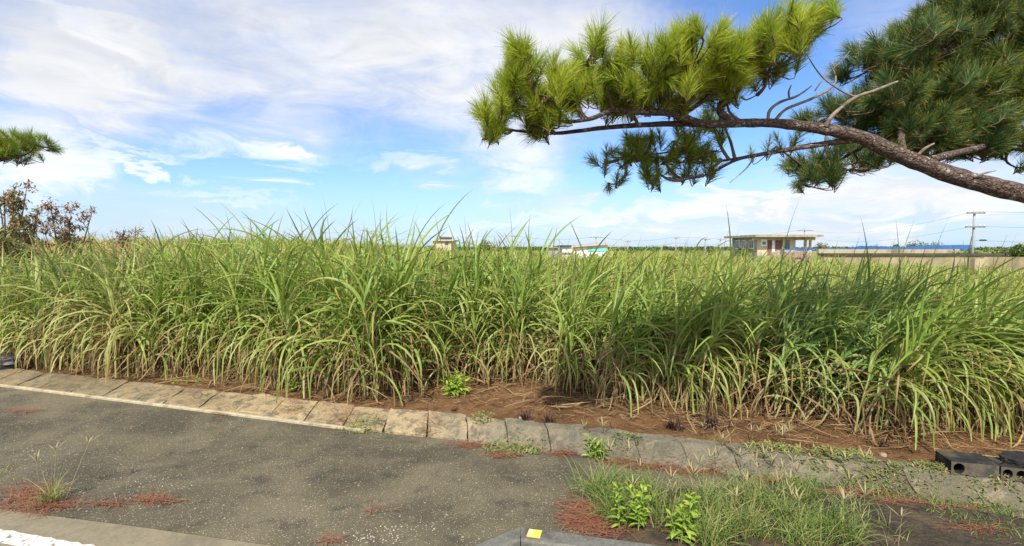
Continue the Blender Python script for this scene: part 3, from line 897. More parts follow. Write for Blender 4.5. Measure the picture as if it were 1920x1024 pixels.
# fallen cane stalks lying to the right under the deep green clump
def fallen(pxa, pxb, label, za=0.25, zb=0.55):
    a = G(*pxa, za); b = G(*pxb, zb)
    o = empty('fallen_cane', (a.x, a.y, 0.05), label, 'sugarcane', 'fallen sugarcane stalks')
    off = Vector((a.x, a.y, 0.05))
    mb = MB(); mid = (a + b) / 2 + Vector((0, 0, -0.06))
    mb.tube([a - off, mid - off, b - off], [0.02, 0.018, 0.012], 7, 6, 0.12, 30)
    mb.build('stalk', M['stalk'], o, True)
    B = Blades(); n = 16
    t = np.linspace(0.45, 1.0, n)
    A = np.array(a - off); Bv = np.array(b - off)
    P = A + (Bv - A) * t[:, None]
    d = Bv - A; az0 = math.atan2(d[1], d[0])
    B.add(P, az0 + rng.normal(0, 0.7, n), rng.uniform(0.1, 0.9, n), rng.uniform(0.8, 1.25, n), rng.uniform(0.03, 0.05, n), rng.uniform(0.8, 2.0, n), S=8, age=rng.random(n) * 0.2, roll=rng.normal(0, 0.5, n), zmin=0.02)
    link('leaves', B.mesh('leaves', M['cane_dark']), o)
fallen((1290, 742), (1540, 690), 'lower fallen cane stalk lying to the right over shaded soil', 0.16, 0.55)
fallen((1360, 720), (1600, 640), 'upper fallen cane stalk slanting up into the deep green leaves', 0.3, 0.9)
fallen((1560, 800), (1760, 745), 'fallen cane stalk with drooping leaves left of the hollow blocks', 0.12, 0.5)

# ------------------------------------------------------------------ litter on the soil, stubble, weeds
SB = Blades()
n = 7000
u = rng.uniform(-9, 8.5, n)
fvs = np.interp(u, fu, fv)
v = rng.uniform(0.05, 1.0, n) ** 0.8 * (fvs + 1.0)
P = np.array([K(a, b) for a, b in zip(u, v)])
P[:, 2] = ground_z(P[:, 0], P[:, 1]) + 0.025 + rng.random(n) * 0.05
az = rng.normal(-0.1, 0.8, n) + rng.integers(0, 2, n) * PI
big = rng.random(n) < 0.06
L = np.where(big, rng.uniform(0.4, 0.95, n), rng.uniform(0.08, 0.35, n))
W = np.where(big, rng.uniform(0.016, 0.034, n), rng.uniform(0.005, 0.011, n))
SB.add(P, az, rng.normal(0.08, 0.16, n), L, W, rng.normal(0.2, 0.2, n), S=4, age=rng.random(n) * 0.45, roll=rng.normal(0, 0.4, n), curl=rng.normal(0, 0.7, n), fold=False, power=1.0)
tag(link('straw_litter', SB.mesh('straw_litter', M['straw'])), 'dry cane straw strewn over the red soil', 'straw litter', kind='stuff')

def stubble(px, py, s, label):
    c = S(px, py)
    B = Blades(); n = 46
    B.add(np.stack([rng.normal(0, 0.035, n) * s, rng.normal(0, 0.035, n) * s, np.full(n, -0.03)], -1), rng.uniform(0, 2 * PI, n), rng.uniform(0.8, 1.5, n), rng.uniform(0.07, 0.22, n) * s, rng.uniform(0.012, 0.03, n), rng.normal(0.2, 0.4, n), S=3, age=rng.random(n) * 0.2)
    o = link('cane_stubble', B.mesh('cane_stubble', M['stubble']), None, c)
    tag(o, label, 'stubble', 'dark cane stubble on the soil')
stubble(777, 752, 1.0, 'dark burnt stubble leaning on the slab left of the leafy weed')
stubble(851, 772, 0.6, 'tiny dark stubble sprig just below the bright leafy weed')
stubble(984, 786, 1.0, 'low dark stubble with a pale stone at the kerb')
stubble(1030, 791, 0.85, 'narrow dark stubble behind a cracked kerb slab')
stubble(1266, 806, 1.3, 'black stubble lump in front of the shaded soil')
stubble(1336, 804, 1.7, 'largest black stubble clump, beside pale seed heads')
stubble(1303, 772, 0.8, 'dark stubble behind the two black clumps')
stubble(1657, 838, 0.8, 'small black stubble left of the hollow blocks')

def leafy(name, c, nst, hgt, L, W, label, cat='weed', matname='weed', spread=0.06, leaves=8, group=None):
    o = empty(name, c, label, cat, group)
    mb = MB(); B = Blades()
    for i in range(nst):
        a = rng.uniform(0, 2 * PI); le = rng.uniform(0.05, 0.55)
        h = hgt * rng.uniform(0.6, 1.05)
        b0 = np.array([rng.normal(0, spread), rng.normal(0, spread), 0.0])
        tip = b0 + np.array([math.cos(a) * math.sin(le), math.sin(a) * math.sin(le), math.cos(le)]) * h
        mid = (b0 + tip) / 2 + np.array([0, 0, 0.02])
        mb.tube([b0 + np.array([0, 0, -0.03]), mid, tip], [0.006, 0.005, 0.003], 5, 3)
        n = leaves
        t = np.linspace(0.2, 1.0, n)
        P = b0 + (tip - b0) * t[:, None]
        B.add(P, a + np.arange(n) * 2.4 + rng.normal(0, 0.3, n), 0.35 + 0.7 * t ** 3 + rng.normal(0, 0.15, n), L * rng.uniform(0.65, 1.1, n) * (1.1 - 0.35 * t), W * rng.uniform(0.8, 1.15, n), rng.uniform(0.5, 1.5, n), S=5, shape='leaf', age=(1 - t) * 0.5 * rng.random(n), roll=rng.normal(0, 0.3, n))
    mb.build('stem', M['weed_stem'], o, True)
    link('leaves', B.mesh('leaves', M[matname]), o)
    return o
leafy('leafy_weed', S(857, 744), 18, 0.36, 0.19, 0.042, 'bright yellow-green leafy weed growing in the bare soil', spread=0.05)
leafy('leafy_weed', S(548, 735), 8, 0.27, 0.13, 0.026, 'small green leafy weed half under the cane, at the kerb', spread=0.07)
leafy('leafy_weed', S(362, 719), 7, 0.10, 0.12, 0.024, 'low green weed behind the slabs under the drooping cane', spread=0.10, leaves=5)
leafy('leafy_weed', G(1195, 985), 12, 0.40, 0.11, 0.028, 'lime green broad-leaved weed inside the tall roadside grass', spread=0.09, leaves=12)
leafy('leafy_weed', G(1275, 1012), 10, 0.36, 0.13, 0.032, 'lime green broad-leaved weed at the lower edge, beside the near kerb', spread=0.07, leaves=11)
leafy('leafy_weed', G(1118, 858), 9, 0.26, 0.11, 0.026, 'fern-like green weed in front of a cracked grey slab', spread=0.07)

# creeping mats on the slabs
def mat_weed(px, py, rx, ry, label, dense=420):
    c = G(px, py)
    o = empty('creeping_weed', c, label, 'weed', 'creeping weeds on the slab edge')
    B = Blades(); n = dense
    r = np.sqrt(rng.random(n)) ** 1.2; a = rng.uniform(0, 2 * PI, n)
    x = r * np.cos(a) * rx; y = r * np.sin(a) * ry
    clump = np.array([mnoise.noise((xx * 9, yy * 9, px)) for xx, yy in zip(x, y)])
    keep = clump > -0.25
    x, y, r = x[keep], y[keep], r[keep]; n = len(x)
    hh = 0.008 + (1 - r) * 0.06 * rng.random(n)
    # follow the slope of the slab
    vk = np.array([toK((c.x + xx, c.y + yy))[1] for xx, yy in zip(x, y)])
    hh = hh + np.interp(vk, [-0.57, -0.53, -0.38, -0.2], [0, 0.03, 0.21, 0.24])
    B.add(np.stack([x, y, hh], -1), rng.uniform(0, 2 * PI, n), rng.uniform(0.0, 1.0, n), rng.uniform(0.025, 0.06, n), rng.uniform(0.012, 0.022, n), rng.uniform(0, 1, n), S=3, shape='leaf', age=rng.random(n) ** 3)
    link('leaves', B.mesh('leaves', M['creeper']), o)
    R = Blades(); n = 60
    R.add(np.stack([rng.normal(0, rx * .4, n), rng.normal(0, ry * .4, n), np.full(n, 0.03)], -1), rng.uniform(0, 2 * PI, n), rng.uniform(0.1, 1.2, n), rng.uniform(0.1, 0.22, n), 0.005, rng.uniform(0.3, 1.2, n), S=4, age=rng.random(n) * 0.8)
    link('runner', R.mesh('runner', M['grass']), o)
mat_weed(678, 806, 0.30, 0.17, 'low creeping weed spilling off the slabs, the left one', 420)
mat_weed(965, 843, 0.42, 0.22, 'widest creeping weed mat on the slab edge, below the bright weed', 760)
mat_weed(905, 815, 0.18, 0.14, 'sparse creeping weed on the slab beside the widest mat', 160)

mat_weed(1440, 880, 0.34, 0.16, 'green creeping weed over the slab face beneath the pale seed heads', 520)
mat_weed(1560, 892, 0.42, 0.18, 'green creeping weed over the slabs left of the hollow blocks', 640)
mat_weed(1640, 915, 0.34, 0.14, 'creeping weed at the slab foot below the hollow block end', 420)
mat_weed(1730, 920, 0.30, 0.14, 'creeping weed under the one-hole block', 420)
mat_weed(1860, 940, 0.40, 0.14, 'creeping weed below the right-edge block', 420)
mat_weed(1170, 855, 0.20, 0.10, 'small creeping weed between two dark slab cracks', 200)

def grass(c, n, hgt, label, spread=0.08, seeds=0, age=0.15, wid=0.008, seed_h=1.2, lean=0.0, group='grass tufts on the sidewalk'):
    c = Vector(c)
    o = empty('grass_tuft', c, label, 'grass tuft', group)
    B = Blades()
    az = rng.uniform(0, 2 * PI, n)
    P = np.stack([rng.normal(0, spread, n), rng.normal(0, spread, n), np.full(n, -0.01)], -1)
    B.add(P, np.arctan2(np.sin(az), np.cos(az) + lean), rng.uniform(0.7, 1.5, n), hgt * rng.uniform(0.45, 1.15, n), wid * rng.uniform(0.7, 1.3, n), rng.uniform(0.2, 1.9, n), S=6, age=np.clip(rng.normal(age, 0.3, n), 0, 1), roll=rng.normal(0, 0.6, n), curl=rng.normal(0, 0.5, n), fold=False)
    link('blades', B.mesh('blades', M['grass']), o)
    for i in range(seeds):
        a = rng.uniform(0, 2 * PI); le = rng.uniform(0.05, 0.45)
        h = hgt * seed_h * rng.uniform(0.75, 1.1)
        b0 = Vector((rng.normal(0, spread), rng.normal(0, spread), 0))
        tip = b0 + Vector((math.cos(a) * math.sin(le), math.sin(a) * math.sin(le), math.cos(le))) * h
        Sd = Blades()
        Sd.dirs(np.array([b0, ]), np.array([tip - b0]), L=h, W=0.005, droop=0.05, S=4, age=0.4, shape='flat', fold=False)
        k_ = rng.integers(5, 9)
        aa = rng.uniform(0, 2 * PI) + np.arange(k_) * 2 * PI / k_
        Sd.add(np.repeat(np.array([tip]), k_, 0), aa, rng.uniform(0.5, 1.2, k_), rng.uniform(0.09, 0.15, k_), 0.012, rng.uniform(-0.2, 0.9, k_), S=4, shape='leaf', fold=False)
        link('seed_head', Sd.mesh('seed_head', M['seed']), o)
    return o
# left tuft and scattered ones
grass(G(98, 944), 90, 0.40, 'lone tall thin grass tuft among red needles at the left', 0.035, 3, 0.35, 0.006, 1.6)
grass(G(10, 880), 60, 0.07, 'short yellowish grass tuft at the left edge', 0.08, 0, 0.6, 0.007)
grass(G(1110, 842), 60, 0.20, 'thin grass tuft rising behind the fern-like weed', 0.06, 3, 0.25, 0.006, 1.8)
# roadside strip, tall
spots = [(1135, 930, 100, 0.34, 'tall grass tuft at the left corner of the roadside strip', 2), (1160, 975, 120, 0.36, 'tall grass tuft behind the red needles by the near kerb', 2), (1205, 930, 110, 0.30, 'grass tuft behind the lime green weed', 3),
         (1250, 975, 110, 0.32, 'grass tuft between the two lime green weeds', 3), (1330, 960, 130, 0.34, 'grass tuft right of the lime green weeds', 3), (1325, 1015, 110, 0.30, 'grass tuft at the lower edge beside the lime green weed', 2),
         (1400, 1000, 130, 0.36, 'dense grass tuft with pale spikes at the lower edge', 4), (1410, 945, 110, 0.30, 'grass tuft in the middle of the roadside strip', 4), (1480, 980, 120, 0.33, 'bushy grass tuft with many seed heads at the strip', 5),
         (1500, 1020, 120, 0.34, 'large grass tuft at the lower right of the strip', 4), (1570, 1010, 90, 0.30, 'straw-tinted grass tuft at the right end of the strip', 5), (1500, 935, 60, 0.26, 'sparse grass tuft with fan-shaped seed heads', 5),
         (1600, 960, 30, 0.30, 'thin grass wisps with drooping seed heads over dark asphalt', 4), (1640, 1000, 40, 0.26, 'low grass wisps beside the white gravel', 3), (1290, 912, 15, 0.26, 'thin grass sprig standing at the back of the strip', 1), (1380, 905, 15, 0.30, 'thin seeding grass in front of the cracked slab', 2)]
for (px, py, n, h, lab, sd) in spots:
    hv = rng.uniform(0.9, 1.4)
    grass(G(px, py), int((n if n < 50 else n + 190) * rng.uniform(0.8, 1.3)), h * hv, lab, rng.uniform(0.07, 0.13), (sd + 1) // 2, rng.uniform(0.05, 0.5), 0.0075, 1.2, 0.15)
# seed heads and turf on and behind the right slabs
for (px, py, n, h, lab, sd, z) in [(1350, 838, 22, 0.16, 'seeding grass on the slab below the black stubble', 3, 0.12), (1420, 842, 22, 0.16, 'seeding grass with fan heads behind the right slabs', 4, 0.12), (1475, 848, 18, 0.15, 'small pale seeding grass on the right slab edge', 3, 0.12),
        (1400, 880, 90, 0.13, 'short green grass along the slab foot, near the crack', 3, 0.0), (1455, 880, 110, 0.14, 'bright short grass at the slab foot', 2, 0.02), (1520, 890, 110, 0.14, 'short grass creeping up the right slab', 1, 0.02),
        (1590, 885, 120, 0.14, 'rounded green grass cushion on the right slab', 0, 0.06), (1640, 905, 80, 0.10, 'low grass right of the rounded cushion', 0, 0.03), (1720, 905, 110, 0.11, 'green grass in front of the hollow block end', 0, 0.03),
        (1700, 885, 60, 0.09, 'low grass touching the left end of the hollow block', 0, 0.06), (1760, 940, 110, 0.12, 'bright green grass tuft on dark asphalt right of the strip', 0, 0.0), (1800, 900, 60, 0.08, 'thin grass under the hollow block face', 0, 0.03),
        (1850, 920, 80, 0.08, 'low grass patch at the right edge below the blocks', 0, 0.02), (1880, 965, 140, 0.10, 'mossy grass patch at the right edge, nearest one', 0, 0.0), (1830, 985, 110, 0.09, 'mossy grass beside the red needle streak', 0, 0.0), (1910, 1005, 120, 0.10, 'grass patch in the lower right corner', 0, 0.0), (1490, 905, 110, 0.16, 'grass tuft between the slab foot and the seeding strip', 1, 0.0), (1555, 900, 120, 0.13, 'bright grass hugging the slab joint left of the rounded cushion', 0, 0.02), (1345, 878, 60, 0.15, 'thin grass at the slab foot left of the crack', 1, 0.0), (1670, 930, 120, 0.10, 'green grass streak below the low grass right of the cushion', 0, 0.0), (1790, 975, 130, 0.09, 'mossy grass between the gravel and the right edge', 0, 0.0)]:
    grass(G(px, py, z), n + 80, h * 1.0, lab, 0.13, sd, 0.08, 0.008, 1.6, 0.1, 'grass tufts along the right slabs')

# red pine needles
NB = Blades()
for (px, py, rx, ry, cnt) in [(365, 757, 26, 6, 110), (415, 775, 18, 9, 110), (545, 781, 34, 5, 140), (640, 797, 32, 9, 220), (45, 772, 44, 4, 120), (290, 940, 45, 8, 170), (55, 935, 62, 26, 520), (200, 948, 32, 4, 70), (85, 950, 60, 10, 200), (705, 961, 30, 9, 26),
        (885, 836, 30, 6, 170), (940, 856, 26, 4, 120), (810, 816, 26, 7, 110), (1050, 853, 30, 4, 130), (1090, 965, 34, 26, 420), (1130, 990, 52, 16, 380), (1225, 876, 60, 4, 230), (1310, 886, 60, 4, 230), (1160, 867, 36, 4, 140),
        (1600, 926, 80, 4, 200), (1450, 904, 50, 4, 120), (1690, 944, 50, 4, 140), (1830, 995, 55, 10, 200), (1850, 912, 50, 4, 90), (1780, 955, 50, 4, 80), (620, 1018, 20, 6, 40), (1180, 950, 30, 14, 120), (1330, 990, 110, 30, 300)]:
    q = rng.normal(0, 0.55, (cnt, 2))
    P = np.array([G(px + a * rx, py + b * ry) for a, b in q])
    vk = np.array([toK(p)[1] for p in P])
    P[:, 2] = 0.006 + rng.random(cnt) * 0.03 + np.interp(vk, [-0.58, -0.54, -0.475, -0.42, -0.375, -0.2, 0.01], [0, 0.03, 0.115, 0.19, 0.222, 0.24, 0.17])
    NB.add(P, rng.normal(-0.3, 0.7, cnt) + rng.integers(0, 2, cnt) * PI, rng.normal(0.03, 0.12, cnt), rng.uniform(0.09, 0.18, cnt), rng.uniform(0.004, 0.007, cnt), 0.1, S=2, age=rng.random(cnt) ** 3, roll=0, curl=rng.normal(0, 0.5, cnt), fold=False, shape='flat')
tag(link('pine_needle_litter', NB.mesh('pine_needle_litter', M['needle_litter'])), 'rust red fallen pine needles in drifts on the sidewalk', 'needle litter', kind='stuff')

# white gravel chips lying loose
mb = MB()
def chip(p, s):
    a0 = random.uniform(0, PI); vs = []
    for k_ in range(6):
        a = a0 + k_ * PI / 3; r = s * random.uniform(0.6, 1.1)
        vs.append((p.x + r * math.cos(a), p.y + r * math.sin(a) * 0.8, p.z - 0.004))
    for k_ in range(6):
        a = a0 + k_ * PI / 3; r = s * random.uniform(0.3, 0.6)
        vs.append((p.x + r * math.cos(a), p.y + r * math.sin(a) * 0.8, p.z + s * random.uniform(0.5, 0.9)))
    mb.add(vs, [(k_, (k_ + 1) % 6, 6 + (k_ + 1) % 6, 6 + k_) for k_ in range(6)] + [tuple(range(6, 12))])
for (cx, cy, sx, sy, n, s) in [(1710, 985, 75, 26, 95, 0.010), (60, 850, 70, 20, 60, 0.008), (680, 1008, 55, 12, 60, 0.010), (760, 990, 90, 12, 40, 0.008), (1050, 930, 60, 30, 30, 0.006), (300, 905, 60, 22, 40, 0.008), (430, 800, 40, 12, 20, 0.008), (520, 970, 240, 35, 40, 0.006), (250, 850, 250, 60, 40, 0.006), (330, 915, 60, 15, 25, 0.008)]:
    for _ in range(n):
        p = G(cx + random.gauss(0, sx * 0.6), cy + random.gauss(0, sy * 0.6))
        u_, v_ = toK(p)
        if v_ > -0.65 or v_ < -3.1 or (p.x > -0.5 and v_ < -2.5): continue
        chip(p, s * random.uniform(0.45, 1.1))
tag(mb.build('gravel', M['chip']), 'pale loose gravel chips scattered on the dark sidewalk', 'gravel', kind='stuff')

# ------------------------------------------------------------------ hollow blocks and stones
def hollow_block(loc, rz, cells, label, w=0.42, d=0.19, h=0.17, tilt=0.0):
    o = empty('hollow_block', loc, label, 'concrete block', 'hollow concrete blocks behind the slabs', rz)
    o.rotation_euler = (0, tilt, rz)
    mb = MB()
    n = len(cells); cw = w / n
    N = 16
    for i, hole in enumerate(cells):
        x0, x1 = i * cw, (i + 1) * cw
        for (y, fl) in ((0.0, 1), (d, -1)):
            if not hole:
                q = [(x0, y, 0), (x1, y, 0), (x1, y, h), (x0, y, h)]
                mb.add(q, [(0, 1, 2, 3)] if fl == 1 else [(3, 2, 1, 0)])
                continue
            cx, cz = (x0 + x1) / 2, h * 0.5
            r = min(cw, h) * 0.38
            outer, inner = [], []
            for k_ in range(N):
                a = 2 * PI * k_ / N
                ca, sa = math.cos(a), math.sin(a)
                m_ = max(abs(ca) / (cw / 2), abs(sa) / (h / 2))
                outer.append((cx + ca / m_, y, cz + sa / m_)); inner.append((cx + ca * r, y, cz + sa * r * 1.1))
            # exact corners keep the face square
            for k_ in range(N):
                a = 2 * PI * (k_ + 0.5) / N
            fs = []
            for k_ in range(N):
                k2 = (k_ + 1) % N
                fs.append((k_, k2, N + k2, N + k_) if fl == 1 else (N + k_, N + k2, k2, k_))
            mb.add(outer + inner, fs)
            for sx in (0, 1):
                for sz in (0, 1):
                    c = ((x0, x1)[sx], y, (0, h)[sz])
                    near = sorted(range(N), key=lambda k_: (outer[k_][0] - c[0]) ** 2 + (outer[k_][2] - c[2]) ** 2)[:2]
                    mb.add([c, outer[near[0]], outer[near[1]]], [(0, 1, 2)])
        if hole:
            mb.m = 1  # hole walls near-black: the shade inside is put into the colour
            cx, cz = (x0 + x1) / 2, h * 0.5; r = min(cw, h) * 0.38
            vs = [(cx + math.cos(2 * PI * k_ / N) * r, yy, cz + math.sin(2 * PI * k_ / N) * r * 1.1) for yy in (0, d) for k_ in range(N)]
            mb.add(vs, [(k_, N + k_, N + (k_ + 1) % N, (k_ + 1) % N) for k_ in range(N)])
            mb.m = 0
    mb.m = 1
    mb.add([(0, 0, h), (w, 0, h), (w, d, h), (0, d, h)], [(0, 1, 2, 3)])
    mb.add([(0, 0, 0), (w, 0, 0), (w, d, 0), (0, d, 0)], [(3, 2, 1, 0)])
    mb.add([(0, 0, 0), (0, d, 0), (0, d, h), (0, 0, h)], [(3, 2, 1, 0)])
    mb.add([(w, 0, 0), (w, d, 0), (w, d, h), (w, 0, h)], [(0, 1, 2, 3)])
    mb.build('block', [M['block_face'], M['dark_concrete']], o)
    return o
hb = G(1783, 889, 0.215)
rzb = -0.26
hd = Vector((math.cos(rzb), math.sin(rzb), 0))
hollow_block(hb, rzb, [1, 0, 0], 'dark hollow concrete block with one round hole, its left end in view', 0.40, 0.30, 0.13)
hollow_block(hb + hd * 0.415 + Vector((0, 0, -0.008)), rzb - 0.03, [1, 1, 1, 1], 'dark hollow concrete block with a row of round holes at the right edge', 0.44, 0.28, 0.13)
def stone(loc, sx, sy, sz, label, matn, seed, rz=0.0, name='rock'):
    mb = MB(); n, m_ = 14, 8
    vs = [(0, 0, -sz)]
    for j in range(1, m_):
        ph = PI * j / m_ - PI / 2
        for i in range(n):
            a = 2 * PI * i / n
            p = Vector((math.cos(a) * math.cos(ph), math.sin(a) * math.cos(ph), math.sin(ph)))
            p = Vector([math.copysign(abs(c) ** 0.6, c) for c in p])
            f = 1 + 0.28 * mnoise.noise(p * 1.7 + Vector((seed, 0, 0))) + 0.12 * mnoise.noise(p * 4 + Vector((0, seed, 0)))
            vs.append((p.x * sx * f, p.y * sy * f, p.z * sz * f))
    vs.append((0, 0, sz))
    fs = [(0, 1 + (i + 1) % n, 1 + i) for i in range(n)]
    for j in range(m_ - 2):
        for i in range(n):
            fs.append((1 + j * n + i, 1 + j * n + (i + 1) % n, 1 + (j + 1) * n + (i + 1) % n, 1 + (j + 1) * n + i))
    L_ = len(vs) - 1
    fs += [(1 + (m_ - 2) * n + i, 1 + (m_ - 2) * n + (i + 1) % n, L_) for i in range(n)]
    mb.add(vs, fs)
    o = mb.build(name, M[matn]); o.location = loc; o.rotation_euler = (0, 0, rz)
    tag(o, label, 'rock')
    return o
p = hb + hd * 0.66 + Vector((0.05, 0.16, 0.15)); stone(p, 0.17, 0.13, 0.05, 'dark broken concrete lump resting on the right hollow block', 'dark_concrete', 3.3, 0.3)
stone(G(-6, 690, 0.15) + Vector((0, 0.1, 0.12)), 0.30, 0.2, 0.09, 'upper flat grey stone at the left end of the slabs', 'stone', 8.1, 0.2)
stone(G(4, 690, 0.12) + Vector((0, 0.05, 0.02)), 0.28, 0.22, 0.06, 'lower flat grey stone at the left end of the slabs', 'stone', 5.7, -0.2)
stone(S(976, 784, 0.01), 0.03, 0.03, 0.02, 'small pale stone beside the low stubble at the kerb', 'rubble', 1.7)
stone(S(1655, 853, 0.01), 0.035, 0.03, 0.022, 'small pale stone below the stubble left of the hollow blocks', 'rubble', 2.7)

# ------------------------------------------------------------------ pine trees
class Skeleton:
    def __init__(s): s.p = []
    def add(s, pts):
        for a, b in zip(pts[:-1], pts[1:]):
            for t in np.linspace(0, 1, 6): s.p.append(Vector(a).lerp(Vector(b), t))
    def near(s, q): return min(s.p, key=lambda a: (a - q).length_squared)

def pine_crown(regions, sk, parent, org, per, rngseed, needle_len=(0.13, 0.21), npn=150, spread_d=0.55, drop=0.0):
    """tufts spread through ellipsoids: (px, py, rx, ry, depth, age)"""
    r = np.random.default_rng(rngseed)
    for (px, py, rx, ry, dep, age, mul) in regions:
        c = at(px, py + drop, dep)
        sx, sz = rx / FPX * dep, ry / FPX * dep
        root = sk.near(c + Vector((0.15 if px < 1560 else -0.1, 0, -0.3)))
        hub = c + Vector((0, 0, -sz * 0.45))
        tw = MB()
        midp = (root + hub) / 2 + Vector((r.normal(0, 0.05), r.normal(0, 0.05), -0.04))
        tw.tube([root - org, midp - org, hub - org], [0.02, 0.014, 0.009], 6, 4, 0.25, 20)
        nt = max(3, int(per * mul * (sx * sz) / (0.26 * 0.2)))
        B = Blades()
        for i in range(nt):
            while True:
                q = r.uniform(-1, 1, 3)
                if q @ q < 1: break
            tip = c + Vector((q[0] * sx, q[1] * spread_d, q[2] * sz))
            ax = Vector((q[0] * 0.55 + r.normal(0, 0.28), q[1] * 0.55 + r.normal(0, 0.4), 0.62 + 0.5 * q[2] + r.normal(0, 0.3))).normalized()
            sl_ = r.uniform(0.14, 0.24)
            bs = tip - ax * sl_
            # twig from the hub
            m1 = hub.lerp(bs, 0.55) + Vector((0, 0, -0.015))
            tw.tube([hub - org, m1 - org, bs - org, tip - ax * 0.05 - org], [0.007, 0.006, 0.005, 0.004], 4, 2, cap=False)
            n = int(npn * r.uniform(0.8, 1.2))
            t = r.uniform(0.1, 1.0, n)
            P = np.array(bs - org) + np.array(ax) * (sl_ * t)[:, None]
            axn = np.array(ax)
            ref = np.array([1, 0, 0]) if abs(axn[0]) < 0.8 else np.array([0, 1, 0])
            e1 = np.cross(axn, ref); e1 /= np.linalg.norm(e1); e2 = np.cross(axn, e1)
            ph = r.uniform(0, 2 * PI, n)
            op = np.where(t > 0.85, r.uniform(0.05, 0.55, n), r.uniform(0.45, 0.95, n))
            D = axn * np.cos(op)[:, None] + (e1 * np.cos(ph)[:, None] + e2 * np.sin(ph)[:, None]) * np.sin(op)[:, None]
            tone = np.clip(r.normal(0.5, 0.28), 0, 1)
            B.dirs(P, D, L=r.uniform(*needle_len, n) * r.uniform(0.65, 1.15), W=r.uniform(0.0034, 0.0056, n), droop=r.uniform(0, 0.3, n), S=2, rnd=np.clip(tone + r.normal(0, 0.15, n), 0, 1), age=np.clip(age + r.normal(0, 0.1, n), 0, 1), roll=r.uniform(0, PI, n), fold=False, shape='needle')
        lim = tw.build('twig', M['twig'], parent, True)
        link('needle_clump', B.mesh('needle_clump', M['needles'], False), lim)

org = Vector((8.2, 5.2, -0.05))
pine = empty('pine_tree', org, 'leaning pine tree reaching in from the right over the field, with long bare limb', 'pine tree')
def pp(L): return [at(*q) for q in L]
trunk_pts = [Vector((8.2, 5.2, -0.1)), Vector((8.1, 5.2, 0.7)), Vector((7.6, 5.15, 1.55)), Vector((6.6, 5.1, 2.25))] + pp([(2060, 398, 5.05), (1920, 364, 5.0), (1800, 333, 5.0), (1690, 292, 5.0), (1610, 256, 5.0), (1530, 240, 5.0), (1450, 231, 5.0), (1380, 231, 4.95), (1320, 232, 4.9), (1285, 222, 4.9)])
tr = [0.76 * q for q in (0.26, 0.21, 0.18, 0.155, 0.13, 0.115, 0.105, 0.095, 0.083, 0.066, 0.058, 0.052, 0.047, 0.040)]
mb = MB(); mb.tube([p - org for p in trunk_pts], tr, 16, 8, 0.16, 7.0)
mb.build('trunk', M['bark'], pine, True)
sk = Skeleton(); sk.add(trunk_pts[5:])
def limb(name, pts, rad, mat_='bark', sides=8, rough=0.22, add=True):
    P = pp(pts) if len(pts[0]) == 3 and not isinstance(pts[0], Vector) else pts
    b = MB(); b.tube([p - org for p in P], [q * (0.8 if mat_ == 'dead_wood' else 1.0) for q in rad], sides, 6, rough, 14)
    b.build(name, M[mat_], pine, True)
    if add: sk.add(P)
limb('branch', [(1292, 225, 4.9), (1255, 212, 4.85), (1200, 211, 4.8), (1150, 207, 4.75), (1110, 222, 4.72), (1060, 228, 4.7), (1010, 215, 4.7), (975, 195, 4.7)], [0.042, 0.034, 0.027, 0.024, 0.02, 0.016, 0.012, 0.008])
limb('branch', [(1330, 233, 4.92), (1260, 232, 4.98), (1180, 236, 5.0), (1120, 241, 5.0), (1040, 250, 5.0), (960, 244, 4.95), (928, 232, 4.9)], [0.036, 0.028, 0.024, 0.021, 0.017, 0.012, 0.008])
limb('branch', [(1372, 226, 4.95), (1352, 212, 4.9), (1353, 196, 4.88), (1370, 186, 4.88), (1352, 178, 4.9), (1325, 175, 4.95), (1280, 165, 5.0)], [0.036, 0.034, 0.031, 0.027, 0.023, 0.018, 0.011])
limb('branch', [(1390, 182, 4.9), (1400, 187, 4.95), (1420, 178, 5.0)], [0.013, 0.012, 0.006], 'dead_wood')
limb('branch', [(1275, 218, 4.9), (1310, 195, 4.85), (1350, 165, 4.8), (1400, 135, 4.8), (1450, 95, 4.8)], [0.026, 0.022, 0.019, 0.015, 0.01])
limb('branch', [(1612, 262, 5.02), (1565, 267, 5.05), (1500, 277, 5.1), (1430, 289, 5.15), (1380, 300, 5.2), (1330, 326, 5.25), (1280, 338, 5.3)], [0.03, 0.028, 0.024, 0.02, 0.016, 0.012, 0.007])
limb('branch', [(1425, 290, 5.15), (1390, 296, 5.3), (1330, 302, 5.4), (1280, 285, 5.45), (1220, 290, 5.5), (1160, 300, 5.5)], [0.017, 0.014, 0.012, 0.01, 0.008, 0.006])
limb('branch', [(1415, 293, 5.15), (1400, 315, 5.1), (1368, 343, 5.05)], [0.013, 0.009, 0.003], 'dead_wood', add=False)
limb('branch', [(1745, 300, 5.05), (1790, 288, 5.4), (1850, 274, 5.8), (1930, 258, 6.2), (2050, 230, 6.5)], [0.042, 0.036, 0.032, 0.026, 0.015])
limb('branch', [(1700, 300, 5.05), (1690, 260, 5.5), (1700, 200, 6.0), (1740, 140, 6.3), (1790, 90, 6.4)], [0.04, 0.034, 0.026, 0.02, 0.012])
limb('branch', [(1640, 262, 5.1), (1600, 285, 5.6), (1560, 305, 5.9), (1500, 310, 6.0)], [0.024, 0.018, 0.013, 0.007])
